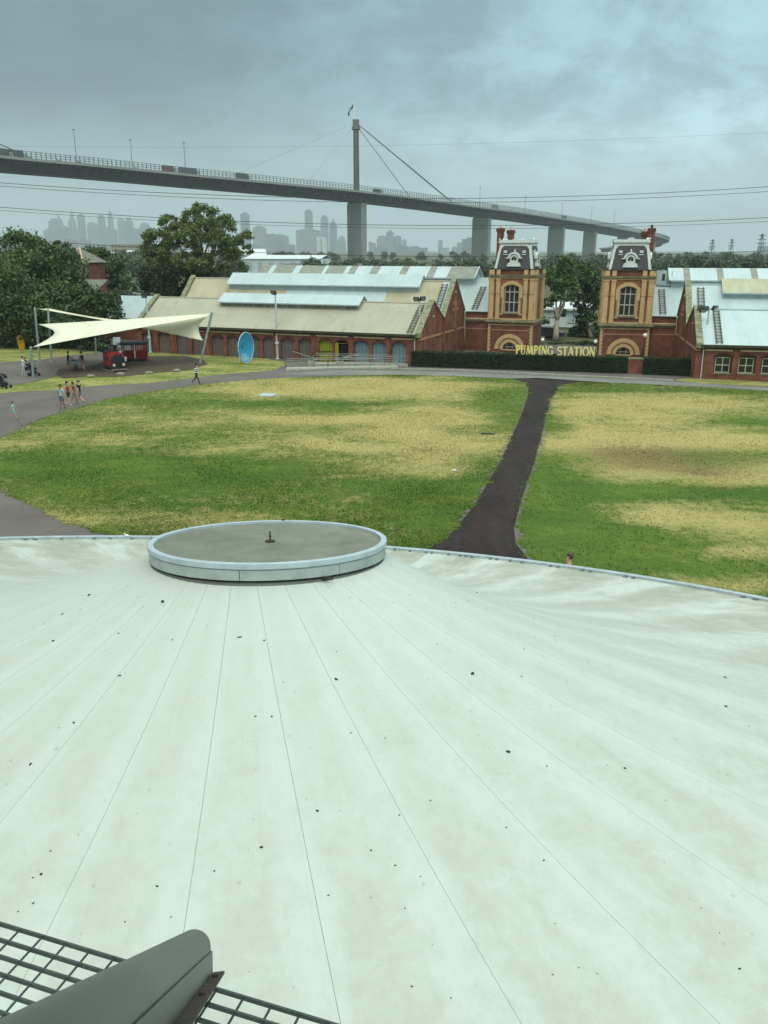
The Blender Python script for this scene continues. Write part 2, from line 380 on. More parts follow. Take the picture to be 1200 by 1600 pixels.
LL = [(-20.34, 40.52), (-18.88, 38.44), (-17.75, 36.87), (-15.13, 34.05), (-13.01, 32.02), (-11.23, 30.58), (-7.06, 28.63), (-6, 25.0), (-21.74, 42.96), (-22.51, 45.21), (-22.62, 47.87), (-22.50, 52.25), (-22.01, 56.47), (-20.99, 60.01), (-19.57, 63.11), (-15.65, 67.51), (-10.95, 71.03), (-5.59, 72.54), (0.00, 73.52)]
LR = [(0.91, 27.70), (1.45, 28.49), (2.47, 30.20), (3.87, 34.24), (6.00, 41.98), (7.78, 49.50), (9.35, 55.76), (11.01, 63.40), (11.62, 66.52), (11.75, 69.23), (10.95, 71.03), (8.87, 71.97), (5.61, 72.93), (0.57, 73.56)]
lawnA = lawn_sheet('lawn', LL, LR, 25.0, 73.54, 0.04, 260, 150, 3, 0.14, .15)
RL = [(5.42, 26.11), (5.13, 28.09), (4.97, 29.47), (5.16, 31.21), (6.10, 35.21), (7.84, 41.98), (10.08, 51.43), (11.41, 56.95), (12.54, 61.66), (13.92, 66.19), (14.95, 68.19), (16.29, 69.23)]
RR = [(60, 10), (60, 40), (37.00, 59.48), (33.79, 62.23), (30.02, 64.62), (25.77, 66.68), (21.11, 68.36), (16.56, 69.23)]
lawnB = lawn_sheet('lawn', RL, RR, 18.0, 69.23, 0.04, 240, 150, 5, 0.08, .15)
def tufts(name, label, rows, y0, y1, n, seed):
    rng = np.random.default_rng(seed); xl, xr, ys = rows; y1 = ys[-1]
    y = y0 + (y1 - y0) * rng.uniform(size=n)**1.5; a, c = np.interp(y, ys, xl), np.interp(y, ys, xr); x = a + (c - a) * rng.uniform(-.004, 1.004, n)
    c0 = np.stack([x, y, np.full(n, .035)], 1); w = rng.normal(size=(n, 3)) * [1, 1, 0]; w /= np.linalg.norm(w, axis=1)[:, None]; s_ = rng.uniform(.015, .04, (n, 1)); tip = rng.normal(0, .03, (n, 3)); tip[:, 2] = rng.uniform(.02, .065, n)
    V = np.stack([c0 - w*s_, c0 + w*s_, c0 + tip], 1).reshape(-1, 3); me = bpy.data.meshes.new(name); me.vertices.add(3*n); me.vertices.foreach_set('co', V.astype(np.float32).ravel())
    me.loops.add(3*n); me.loops.foreach_set('vertex_index', np.arange(3*n, dtype=np.int32)); me.polygons.add(n); me.polygons.foreach_set('loop_start', np.arange(0, 3*n, 3, dtype=np.int32)); me.materials.append(M_GRASS); me.update(calc_edges=True)
    for nm, lst, b0 in (('dry', DRY, .12), ('bare', BARE, 0)): at = me.attributes.new(nm, 'FLOAT', 'POINT'); at.data.foreach_set('value', (blot(V[:, 0], V[:, 1], lst) + b0 + (np.repeat(rng.normal(0, .14, n), 3) if nm == 'dry' else 0)).astype(np.float32))
    tag(put(name, me), label, 'grass', kind='stuff')
tufts('grass', 'short patchy grass of the left lawn', lawnA, 25.0, 80.0, 190000, 71)
tufts('grass', 'short patchy grass of the right lawn', lawnB, 19.0, 74.0, 150000, 72)
# verge in front of the right wing and the playground grass
VL = [(24.16, 69.58), (24.97, 71.03), (27.72, 71.97)]
lawn_sheet('verge', [(33.53, 66.19), (26.78, 68.71), (24.88, 70.12), (24.91, 70.85), (26.20, 71.59), (27.79, 72.16)], [(42, 60), (37.20, 65.87), (32.06, 69.23), (28.69, 71.59), (27.90, 72.16)], 66.19, 72.16, 0.05, 40, 50, 8, 0.55, 0.04)
PLl = [(-33.02, 64.62), (-36.51, 68.53), (-43.90, 80.64), (-49.63, 94.35), (-47.27, 96.97)]
PLr = [(-31.17, 62.81), (-28.70, 64.46), (-25.87, 65.55), (-23.94, 67.34), (-19.23, 69.23), (-16.63, 71.97), (-13.76, 74.52), (-10.12, 76.60), (-9.47, 80.17), (-9.36, 82.57), (-11.76, 85.37), (-18.17, 88.08), (-24.92, 90.66), (-34.30, 93.71), (-42.84, 96.97)]
lawn_sheet('playground_lawn', PLl, PLr, 63.40, 96.77, 0.03, 110, 120, 11, 0.42, 0.06)
M_MULCH = M('bark_mulch', (88, 76, 58), 0.95, 0.28, 1.2, 0, 0.6, (1, 1, 1), (58, 50, 40))
sheet('mulch_bed', [(-26.70, 72.54), (-28.57, 76.17), (-27.67, 80.17), (-27.67, 84.07), (-24.34, 87.25), (-20.68, 87.25), (-18.15, 84.07), (-17.06, 80.64), (-17.75, 77.03), (-20.63, 74.52), (-23.34, 72.16)], 0.065, M_MULCH, 0.02)
sheet('play_path', [(-33.02, 64.62), (-30.86, 66.52), (-29.38, 69.23), (-28.64, 72.93), (-28.60, 76.60), (-27.70, 80.64), (-27.71, 84.59), (-24.69, 87.80), (-25.15, 89.50), (-30.45, 90.66), (-32.88, 87.80), (-34.75, 84.07), (-37.73, 82.08), (-40.58, 80.17)], 0.055, M_ASPH, 0.01)
sheet('bare_earth', [(-29.16, 73.72), (-30.06, 77.03), (-29.31, 79.25), (-27.40, 76.17), (-26.35, 72.16), (-27.51, 71.41)], 0.062, M_MULCH, 0.006)
sheet('central_path', [(-0.90, 27.32), (1.46, 28.56), (2.49, 30.20), (3.90, 34.24), (6.04, 41.98), (9.40, 55.76), (11.05, 63.40), (11.62, 66.52), (11.54, 69.58), (10.46, 71.41), (13.31, 71.97), (19.19, 69.05), (16.22, 68.88), (14.88, 67.85), (13.86, 65.87), (12.48, 61.38), (11.36, 56.71), (10.04, 51.23), (7.81, 41.84), (6.08, 35.11), (5.15, 31.13), (4.96, 29.39), (5.19, 27.32)], 0.006, M_DARK, 0.004)
sheet('forecourt_road', [(-9.69, 74.11), (-4.73, 77.03), (2.35, 76.60), (9.20, 74.72), (21.25, 70.67), (24.70, 69.58), (33.47, 65.55), (34.39, 63.40), (25.96, 67.18), (19.14, 68.88), (13.21, 71.41), (5.63, 73.13), (-2.27, 73.72)], 0.006, M_LIGHTASPH, 0.004)
M_KERB = M('kerb_concrete', (176, 176, 158), 0.85, 0.2, 3)
kb = MB()
kp = [Vector((*p, 0)) for p in ((-9.01, 76.17), (-3.59, 77.90), (2.37, 77.24), (5.89, 76.60), (11.49, 74.72), (16.80, 72.74), (21.90, 71.03), (24.38, 69.94))]
for a, c in zip(kp[:-1], kp[1:]):
    d = (c - a).normalized(); nrm = Vector((-d.y, d.x, 0)) * 0.16
    kb.hexa([a, c, c + nrm, a + nrm], [p + Vector((0, 0, 0.13)) for p in (a, c, c + nrm, a + nrm)])
tag(kb.build('kerb', M_KERB), kind='structure')

# ------------------------------------------------------------------ planetarium roof in the foreground
CAPC, CAPR, TILT = Vector((-1.98, 13.5, 5.75)), 2.03, R_(8.8)
SEAM, RIMZ, KEXP = (-2.42, 13.5), 3.0, 2.8
def ray_ell(dx, dy, cx, cy, a, c):
    X, Y, p, q = (SEAM[0] - cx) / a, (SEAM[1] - cy) / c, dx / a, dy / c
    A, B_, C_ = p*p + q*q, X*p + Y*q, X*X + Y*Y - 1
    return (-B_ + math.sqrt(B_*B_ - A*C_)) / A
def roof_pt(th, s, dz=0.0, grow=0.0):
    dx, dy = math.sin(th), -math.cos(th)          # th = 0 points at the camera
    r0 = ray_ell(dx, dy, CAPC.x, CAPC.y, CAPR - 0.04, CAPR - 0.04); r1 = ray_ell(dx, dy, -7.5, 6, 23.3 + grow, 15.4 + grow)
    r = r0 + (r1 - r0) * s; x, y = SEAM[0] + dx * r, SEAM[1] + dy * r
    zb = CAPC.z - math.tan(TILT) * (SEAM[1] + dy * r0 - CAPC.y) - 0.30
    return Vector((x, y, RIMZ + (zb - RIMZ) * (1 - s)**KEXP + dz))
def roof_mat():
    t = NT('roof_membrane'); uv = t.tc.outputs['UV']
    def mp(sc):
        m = t.n.new('ShaderNodeMapping'); m.inputs['Scale'].default_value = sc; t.l.new(uv, m.inputs[0]); return m.outputs[0]
    s1 = t.noise(1.0, 8, 0.68, mp((2.2, 0.8, 1)), 0.5); s2 = t.noise(1.0, 6, 0.65, mp((9, 0.7, 1)), 0.3); s3 = t.noise(2.6, 9, 0.74, None, 0.4); s4 = t.noise(26, 4, 0.7); s6 = t.noise(7, 6, 0.7)
    grime = t.math('ADD', t.math('MULTIPLY', s1, 0.42), t.math('ADD', t.math('MULTIPLY', s3, 0.38), t.math('MULTIPLY', s6, 0.20)))
    sepn = t.n.new('ShaderNodeSeparateXYZ'); t.l.new(uv, sepn.inputs[0])
    out = t.ramp(sepn.outputs[1], 2.2, 8.5)                 # grime gathers on the flatter, lower roof
    pleat_shade = t.ramp(t.attr('pleat_shade').outputs['Fac'], 0.0, 0.55)  # shaded lee of each pleat, painted in along with the grime
    fac = t.math('MULTIPLY', t.ramp(t.math('ADD', grime, t.math('MULTIPLY', pleat_shade, 0.11)), 0.47, 0.70), t.math('ADD', t.math('MULTIPLY', out, 0.38), 0.13))
    col = t.mix(fac, lin(183, 191, 179), lin(150, 151, 131))
    col = t.mix(t.math('MULTIPLY', t.ramp(s2, 0.52, 0.74), t.math('ADD', t.math('MULTIPLY', out, 0.22), 0.10)), col, lin(170, 172, 156))
    rimv = t.attr('rim').outputs['Fac']
    silt = t.math('MULTIPLY', t.ramp(rimv, 0.40, 0.95), t.ramp(t.math('ADD', t.math('MULTIPLY', s1, 0.75), t.math('ADD', t.math('MULTIPLY', s2, 0.2), t.math('MULTIPLY', pleat_shade, 0.10))), 0.44, 0.62))
    col = t.mix(t.math('MULTIPLY', silt, 0.72), col, lin(142, 142, 122))
    sp = t.n.new('ShaderNodeTexVoronoi'); sp.inputs['Scale'].default_value = 3.3; t.l.new(t.tc.outputs['Object'], sp.inputs['Vector'])
    spots = t.math('MULTIPLY', t.ramp(sp.outputs['Distance'], 0.10, 0.04), t.ramp(t.noise(0.9, 2), 0.48, 0.60))
    col = t.mix(t.math('MULTIPLY', spots, 0.42), col, lin(126, 126, 108))
    col = t.mix(t.math('MULTIPLY', t.ramp(s4, 0.60, 0.78), 0.30), col, lin(146, 146, 126))
    t.bump(t.math('ADD', t.math('MULTIPLY', s1, 1.0), t.math('MULTIPLY', s4, 0.06)), 0.25, 0.04)
    return t.done(col, t.ramp(s3, -0.2, 1.1), 0, 0.35)
M_ROOF = roof_mat()
M_JOINT = flat('roof_joint_dark', (136, 140, 128), 0.9)
roof = empty('planetarium_roof', (0, 0, 0), 0, 'broad white tent-like roof of radiating panels filling the foreground', 'roof')
NP = 34; STEP = 2 * math.pi / NP; PH0 = R_(14.5)
ss = [0, .015, .03, .05, .075, .10, .13, .16, .20, .25, .30, .36, .42, .48, .55, .62, .70, .78, .86, .93, 1.0]
NA = 6
def belly(u, s): return -(0.004 + 0.10 * s * s) * math.sin(math.pi * u) * math.sin(math.pi * min(s * 1.12, 1))
rr = random.Random(5)
for k in range(NP):
    th0 = PH0 + k * STEP
    vs, uvs, rim, pleat_shade = [], [], [], []
    for s in ss:
        dx, dy = math.sin(th0 + STEP/2), -math.cos(th0 + STEP/2)
        rloc = ray_ell(dx, dy, CAPC.x, CAPC.y, CAPR, CAPR) * (1 - s) + ray_ell(dx, dy, -7.5, 6, 23.3, 15.4) * s
        gap = 0.002 / max(rloc, 1.6)
        for j in range(NA + 1):
            u = j / NA; th = th0 + gap + (STEP - 2*gap) * u
            vs.append(roof_pt(th, s, belly(u, s))); uvs.append((u * 1.0 + k * 3.37, rloc)); rim.append(s); pleat_shade.append(math.sin(math.pi * min(1, u * 1.25))**1.5 if u < .8 else 0)
    m = NA + 1; n = len(ss)
    fs = [(i*m + j, (i+1)*m + j, (i+1)*m + j + 1, i*m + j + 1) for i in range(n-1) for j in range(NA)]
    top = len(vs)
    for e in (0, NA):                                 # turned-down edges in the joint
        o0 = len(vs)
        for i in range(n):
            for dz_ in (0.0, 0.04): vs.append(vs[i*m + e] - Vector((0, 0, dz_))); uvs.append(uvs[i*m + e]); rim.append(rim[i*m + e]); pleat_shade.append(0)
        fs += [(o0 + 2*i, o0 + 2*i + 2, o0 + 2*i + 3, o0 + 2*i + 1) if e else (o0 + 2*i, o0 + 2*i + 1, o0 + 2*i + 3, o0 + 2*i + 2) for i in range(n-1)]
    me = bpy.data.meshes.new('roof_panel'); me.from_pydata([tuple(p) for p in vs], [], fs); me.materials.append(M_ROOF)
    ul = me.uv_layers.new(name='UVMap')
    for lp in me.loops: ul.data[lp.index].uv = uvs[lp.vertex_index]
    at = me.attributes.new('rim', 'FLOAT', 'POINT'); at.data.foreach_set('value', np.array(rim, np.float32))
    at = me.attributes.new('pleat_shade', 'FLOAT', 'POINT'); at.data.foreach_set('value', np.array(pleat_shade, np.float32))
    me.polygons.foreach_set('use_smooth', [True] * len(me.polygons))
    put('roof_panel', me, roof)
dk = MB(); na = 136
for s in ss:
    for j in range(na): dk.v.append(tuple(roof_pt(2*math.pi*j/na, s, -0.16)))
for i in range(len(ss) - 1):
    for j in range(na): dk.f.append((i*na + j, (i+1)*na + j, (i+1)*na + (j+1) % na, i*na + (j+1) % na)); dk.m.append(0)
dk.build('roof_deck', M_JOINT, roof, True)
M_TRIM = M('roof_edge_trim', (170, 182, 184), 0.5, 0.15, 3)
M_WALLW = M('planetarium_wall', (176, 182, 172), 0.8, 0.15, 1.2)
NSEG = 68
for k in range(NSEG):                                 # edge trim in lengths, butt-jointed
    a0, a1 = 2*math.pi*k/NSEG + 0.0006, 2*math.pi*(k+1)/NSEG - 0.0006
    e = MB()
    for q in range(3):
        t0, t1 = a0 + (a1 - a0)*q/3, a0 + (a1 - a0)*(q+1)/3
        P = lambda th, g, z: roof_pt(th, 1.0, z, g)
        e.hexa([P(t0, -.03, -.30), P(t1, -.03, -.30), P(t1, .10, -.30), P(t0, .10, -.30)], [P(t0, -.03, .055), P(t1, -.03, .055), P(t1, .10, .055), P(t0, .10, .055)])
    e.build('edge_trim', M_TRIM, roof)
dsl = MB()
for k in range(340):
    if rr.random() < .6: continue
    a = 2*math.pi*k/340 + rr.uniform(-.002, .002); w = rr.uniform(.0026, .0045)
    P = lambda th, g, z: roof_pt(th, 1.0, z, g)
    dsl.hexa([P(a-w, -.085, -.02), P(a+w, -.085, -.02), P(a+w, -.035, -.02), P(a-w, -.035, -.02)], [P(a-w, -.085, .012), P(a+w, -.085, .012), P(a+w, -.035, .03), P(a-w, -.035, .03)])
tag(dsl.build('gutter_slot', flat('slot_dark', (92, 104, 106), 0.8), roof), kind='stuff')
wl_ = MB()
for j in range(96): wl_.v += [tuple(roof_pt(2*math.pi*j/96, 1.0, -.28, -.5)), (*roof_pt(2*math.pi*j/96, 1.0, 0, -.5)[:2], 0.0)]
for j in range(96): q = (j+1) % 96; wl_.f.append((2*j, 2*q, 2*q+1, 2*j+1)); wl_.m.append(0)
wl_.build('wall', M_WALLW, roof)

# cap lid on the crown of the roof
cap = empty('roof_cap', tuple(CAPC), 0, 'round grey lid with pale blue rim on the crown of the white roof', 'roof cap')
cap.rotation_euler = (-TILT, 0, 0)
M_CAPRIM = M('cap_rim_paint', (176, 190, 194), 0.45, 0.12, 4)
M_CAPSIDE = M('cap_side', (166, 176, 170), 0.55, 0.15, 3)
t = NT('cap_membrane'); f1 = t.noise(1.1, 7, 0.65, None, 0.5); f2 = t.noise(9, 5, 0.65); f3 = t.noise(0.8, 4, 0.55)
c = t.mix(t.ramp(f1, 0.38, 0.68), lin(124, 126, 108), lin(98, 100, 84)); c = t.mix(t.math('MULTIPLY', t.ramp(f2, 0.55, 0.75), 0.4), c, lin(80, 82, 68))
t.bump(f2, 0.2, 0.02); t.done(c, t.ramp(f3, 0.0, 1.4), 0, 0.35); M_CAPTOP = t.mat
N = 72
MB().lathe([(0.0001, -0.035), (CAPR - .10, -0.035), (CAPR - .10, -.20), (0.0001, -.20)], N).build('lid_top', M_CAPTOP, cap)
MB().lathe([(CAPR - .10, -.12), (CAPR - .10, 0.004), (CAPR - .092, .010), (CAPR - .012, .010), (CAPR, .0), (CAPR, -.075), (CAPR - .03, -.098)], N, cap=False).build('rim_ring', M_CAPRIM, cap)
for k in range(8):
    e = MB(); n8 = 10
    ring = lambda r, z: [(r*math.cos(R_(-95) + 2*math.pi*(k + .003 + .994*j/n8)/8), r*math.sin(R_(-95) + 2*math.pi*(k + .003 + .994*j/n8)/8), z) for j in range(n8 + 1)]
    A, B2, C2, D2 = ring(CAPR - .02, -.10), ring(CAPR - .02, -.255), ring(CAPR - .06, -.255), ring(CAPR - .06, -.10)
    for j in range(n8): e.hexa([B2[j], B2[j+1], C2[j+1], C2[j]], [A[j], A[j+1], D2[j+1], D2[j]])
    e.build('side_panel', M_CAPSIDE, cap)
MB().lathe([(CAPR + .0, -.40), (CAPR + .0, -.33), (CAPR - .08, -.262), (CAPR - .08, -.40)], N, cap=False).build('flashing', M('cap_flashing', (96, 102, 94), .6, .2, 4), cap, True)
M_RUST = M('dark_rusty_iron', (64, 54, 46), 0.75, 0.3, 14)
spg = MB(); spg.lathe([(.085, -.035), (.085, -.012), (.055, .0), (.02, .0)], 14, (0.02, -.04, 0)); spg.tube([(0.02, -.04, -.02), (0.02, -.04, .15)], .013, 8)
spg.lathe([(.026, .05), (.026, .065)], 8, (0.02, -.04, 0)); spg.build('lifting_eye', M_RUST, cap)
nk = MB(); nk.box(-.03, .03, CAPR - .07, CAPR + .02, .0, .03); nk.build('rim_clip', M_RUST, cap)
# things lying on the roof
hk = MB(); p0 = Vector((-0.90, 11.71, 5.67)) + Vector((0, 0, .05))
pts = [p0 + Vector((-.05, .12, .05)), p0 + Vector((-.02, .05, .03)), p0 + Vector((.02, 0, .025)), p0 + Vector((.09, -.03, .025)), p0 + Vector((.12, .02, .025)), p0 + Vector((.08, .07, .03)), p0 + Vector((.0, .06, .035)), p0 + Vector((-.04, .0, .025))]
hk.tube(pts, .012, 6); hk.lathe([(.03, .0), (.03, .05), (.012, .06)], 8, tuple(p0 + Vector((0, .02, 0))))
tag(hk.build('cable_loop', M_RUST), 'dark looped cable end lying just below the roof cap', 'cable')
lf = MB(); p0 = Vector((-3.68, 12.51, 5.60)) + Vector((0, 0, .05))
lf.add([p0 + Vector(q) for q in ((-.10, 0, .03), (0, -.035, .05), (.12, .02, .06), (.01, .04, .045))], [(0, 1, 2, 3)]); lf.add([p0 + Vector(q) for q in ((-.02, .02, .03), (.05, .06, .08), (.10, .09, .05), (.06, .03, .03))], [(0, 1, 2, 3)])
tag(lf.build('dead_leaf', M('dead_leaf', (120, 84, 52), .8, .2, 9)), 'curled brown dead leaf caught at the left of the roof cap', 'leaf')
M_DEB = M('roof_debris', (52, 50, 42), 0.9, 0.3, 20)
db = MB(); rd = random.Random(21)
def snap(th, s): return roof_pt(th, s, belly(((th - PH0) % STEP) / STEP, s))
def speck(p, r):
    dx, dy = p.x - SEAM[0], p.y - SEAM[1]; q = math.hypot(dx, dy); th = math.atan2(dx, -dy)
    r0 = ray_ell(dx/q, dy/q, CAPC.x, CAPC.y, CAPR - 0.04, CAPR - 0.04); r1 = ray_ell(dx/q, dy/q, -7.5, 6, 23.3, 15.4)
    p = snap(th, min(max((q - r0) / (r1 - r0), 0), 1))
    n = rd.randint(5, 7); el = rd.uniform(1, 2.0); a0 = rd.uniform(0, 6.28)
    ring = [Vector((math.cos(a0)*math.cos(w)*el*r*q - math.sin(a0)*math.sin(w)*r*q, math.sin(a0)*math.cos(w)*el*r*q + math.cos(a0)*math.sin(w)*r*q, 0)) for w, q in [(2*math.pi*j/n, rd.uniform(.6, 1.1)) for j in range(n)]]
    base = [p + v + Vector((0, 0, .002)) for v in ring]; tip = p + Vector((0, 0, r * rd.uniform(.25, .6) + .003))
    db.add(base + [tip], [(j, (j+1) % n, n) for j in range(n)])
for q, r in (((-0.75, 7.86, 4.50), .019), ((-1.31, 7.37, 4.41), .024), ((-2.31, 6.90, 4.33), .014), ((-3.61, 7.00, 4.35), .018), ((-3.54, 7.04, 4.35), .02), ((-3.54, 7.31, 4.43), .014), ((-1.76, 7.08, 4.36), .014), ((-0.14, 7.41, 4.35), .017), ((-0.64, 9.86, 5.05), .026), ((1.25, 10.47, 4.81), .03), ((1.56, 9.05, 4.49), .034), ((5.29, 11.34, 3.78), .04), ((0.12, 7.25, 4.29), .012), ((1.87, 6.29, 3.92), .012), ((2.04, 6.24, 3.90), .012), ((3.35, 7.10, 3.87), .014), ((1.38, 7.87, 4.28), .015), ((3.50, 6.43, 3.76), .014), ((-4.20, 8.50, 4.68), .02), ((-3.89, 9.12, 4.85), .018), ((-3.53, 9.89, 5.08), .02), ((-4.77, 10.85, 5.13), .02), ((-1.61, 9.15, 4.92), .016), ((-1.41, 9.16, 4.91), .018), ((-3.29, 11.35, 5.52), .03), ((-4.65, 12.08, 5.32), .03), ((2.01, 16.63, 3.44), .03), ((-4.90, 11.59, 5.21), .02), ((0.21, 6.77, 4.18), .01), ((1.98, 10.69, 4.64), .016), ((3.08, 9.13, 4.19), .02), ((5.84, 12.70, 3.54), .03), ((-0.41, 9.00, 4.78), .012), ((-1.25, 6.06, 4.11), .008), ((0.17, 7.88, 4.42), .012), ((-2.53, 6.52, 4.24), .012), ((-3.62, 6.63, 4.26), .012), ((-3.50, 6.72, 4.28), .013), ((-2.01, 10.48, 5.37), .02), ((-1.66, 10.43, 5.34), .018), ((-2.95, 10.49, 5.32), .014), ((-3.79, 10.77, 5.28), .014)): speck(Vector(q), r)
for _ in range(700):
    th = rd.uniform(-1.35, 1.75); s = rd.uniform(.01, .55) if rd.random() < .75 else rd.uniform(.2, .95)
    speck(roof_pt(th, s), rd.uniform(.003, .007) if rd.random() < .88 else rd.uniform(.008, .014))
tag(db.build('roof_debris', M_DEB), 'dark leaf bits and grit scattered over the white roof', 'debris', kind='stuff')

# steel grating and hooded arm below the window
M_GRATE = M('galvanised_grating', (78, 89, 84), 0.5, 0.2, 9, 0.35)
gr = empty('steel_grating', (-1.14, 1.98, 8.6), math.atan2(-.34, 1.02), 'grey steel grating walkway at the lower left edge of the view', 'grating')
bar_me = MB().box(-1.2, 2.2, -.003, .003, -.014, 0).mesh('bearing_bar', M_GRATE); tie_me = MB().tube([(0, -.80, -.006), (0, .0, -.006)], .0036, 5).mesh('cross_bar', M_GRATE)
for k in range(17): put('bearing_bar', bar_me, gr, (0, -.0485 * k, 0))
for k in range(41): put('cross_bar', tie_me, gr, (-1.15 + .0815 * k, 0, 0))

arm = empty('hooded_arm', (-0.60, 2.07, 8.41), 0, 'dark grey round-backed metal arm with rusty flange over the grating', 'metal arm')
ad = Vector((-0.1159, 0.7392, -0.6635)); ar = ad.cross(Vector((0, 0, 1))).normalized(); an = ar.cross(ad).normalized()
arm.rotation_euler = Matrix((ar, ad, an)).transposed().to_euler()      # local x right, y outwards along the arm, z up
M_ARM = M('arm_paint', (55, 62, 59), 0.42, 0.10, 5)
sec = [(-.055, -.075)] + [(.055 * math.cos(R_(180 - 12*i)), .055 * math.sin(R_(180 - 12*i))) for i in range(16)] + [(.055, -.075)]
ab = MB()
prof = [(0.0, 1.0), (1.4, 1.0), (2.15, 1.0)]
vs = [(x * k, -y, z * k) for y, k in prof for x, z in sec]; n = len(sec)
ab.add(vs, [(i*n + j, i*n + j + 1, (i+1)*n + j + 1, (i+1)*n + j) for i in range(2) for j in range(n - 1)] + [tuple(range(n))])
sh = ab.build('hood', M_ARM, arm, True)
MB().box(.0555, .0605, -.004, -2.15, -.085, -.012).build('side_lip', M_ARM, arm)
MB().box(.061, .094, .03, -2.15, -.082, -.074).build('flange', M('arm_rust', (72, 58, 50), .8, .3, 12), arm)
for y in (.16, .62): MB().lathe([(.009, -.074), (.009, -.068), (.005, -.066)], 7, (.078, -y, 0)).build('bolt', M_RUST, arm)


# ------------------------------------------------------------------ the pumping station
M_BRICK = brick_mat('red_brick', (142, 84, 62), (116, 68, 52), (150, 120, 100))
M_ARCHB = brick_mat('dark_arch_brick', (102, 58, 48), (86, 48, 42), (110, 80, 66))
M_OBRICK = brick_mat('ochre_brick', (164, 112, 68), (142, 94, 58), (170, 140, 100))
M_CREAM = M('cream_stone', (212, 178, 128), 0.85, 0.16, 3)
M_PALE = M('pale_band_stone', (226, 196, 158), 0.85, 0.14, 3)
M_PINK = M('pink_band_brick', (186, 134, 102), 0.85, 0.16, 3)
M_CORN = M('mossy_stone', (136, 132, 100), 0.9, 0.25, 2.0, 0, 0.4, (1, 1, 1), (84, 84, 58))
M_COPE = M('lichen_coping', (158, 160, 128), 0.95, 0.25, 2.2, 0, 0.6, (1, 1, 1), (96, 100, 74))
M_GUTTER = M('dark_gutter', (74, 70, 52), 0.8, 0.25, 2)
M_BEIGE = sheet_mat('beige_roof_sheet', (176, 173, 152), (158, 155, 132), 0.2, 0.6, (142, 136, 112))
M_BEIGE2 = sheet_mat('stained_roof_sheet', (182, 174, 146), (156, 146, 116), 0.2, 0.65, (120, 98, 70))
M_WHITE = sheet_mat('white_roof_sheet', (186, 203, 202), (166, 184, 182), 0.2, 0.45)
M_WHITE2 = sheet_mat('pale_grey_roof_sheet', (170, 185, 183), (146, 162, 159), 0.2, 0.5)
M_GREYP = M('grey_skylight_sheet', (150, 152, 138), 0.6, 0.25, 1.2, 0, 0, (1, 3, 1), (116, 118, 104))
M_OLIVE = sheet_mat('lichen_roof_sheet', (184, 184, 154), (150, 150, 118), 0.2, 0.65)
M_SIDING = M('blue_grey_siding', (176, 192, 194), 0.6, 0.14, 1.2)
M_LOUVRE = M('worn_louvre', (168, 172, 158), 0.8, 0.35, 1.6, 0, 0, (1, 1, 4), (92, 90, 76))
M_LADDER = M('ladder_timber', (112, 104, 84), 0.85, 0.2, 4)
M_SHUT = M('mauve_shutter', (110, 98, 94), 0.8, 0.10, 2)
M_BLUED = M('blue_grey_shutter', (112, 134, 142), 0.75, 0.10, 2)
M_GREEND = M('lime_door', (150, 150, 36), 0.7, 0.18, 3, 0, 0, (1, 1, 6))
M_BLACK = flat('dark_interior', (20, 20, 18), 0.95)
M_WINF = M('pale_window_frame', (190, 186, 166), 0.6, 0.12, 4)
M_GLASSD = glass_mat('dark_window_glass', (52, 56, 48))
M_WPAINT = M('white_trim_paint', (220, 228, 222), 0.6, 0.14, 4)
M_SLATE = M('purple_slate', (90, 86, 88), 0.75, 0.22, 3.5, 0, 0.3, (1, 1, 3))
M_PIPE = M('pale_pole_paint', (196, 204, 200), 0.5, 0.12, 5)

ZE, V1, Z1, VV, ZV, V2, Z2, VB, ZB = 3.0, 3.7, 5.62, 7.1, 3.75, 11.0, 7.45, 14.6, 4.15
def arc(x0, x1, zs_, rise, n=8):
    """points of a segmental arch from (x0, zs_) to (x1, zs_)"""
    return [(x0 + (x1 - x0) * i / n, zs_ + rise * (1 - (2*i/n - 1)**2)) for i in range(n + 1)]

def roof_ladder(parent, x, p0, p1, w=0.42):
    """timber roof ladder lying on a slope from p0=(v,z) to p1=(v,z)"""
    d = Vector((0, p1[0] - p0[0], p1[1] - p0[1])); L = d.length; d.normalize(); nrm = Vector((0, -d.z, d.y)) * 0.10
    lad = MB()
    for sx in (-w/2, w/2):
        a = Vector((x + sx, *p0)) + nrm; c = Vector((x + sx, *p1)) + nrm
        lad.tube([a, c], 0.05, 4)
    o = lad.build('roof_ladder', M_LADDER, parent)
    n = max(3, int(L / 0.38))
    rung = None
    for i in range(n):
        q = Vector((x, *p0)) + d * (L * (i + .5) / n) + nrm
        if rung is None: rung = MB().box(-w/2 - .1, w/2 + .1, -.04, .04, .0, .07).mesh('rung', M_LADDER)
        put('rung', rung, o, q)

def slab(parent, name, x0, x1, p0, p1, mat, th=0.10, dz=0.0):
    (va, za), (vb, zb) = p0, p1
    x0, x1 = min(x0, x1), max(x0, x1)
    lo = [(x0, va, za - th + dz), (x1, va, za - th + dz), (x1, vb, zb - th + dz), (x0, vb, zb - th + dz)]; hi = [(x0, va, za + dz), (x1, va, za + dz), (x1, vb, zb + dz), (x0, vb, zb + dz)]
    return MB().hexa(lo, hi).build(name, mat, parent)

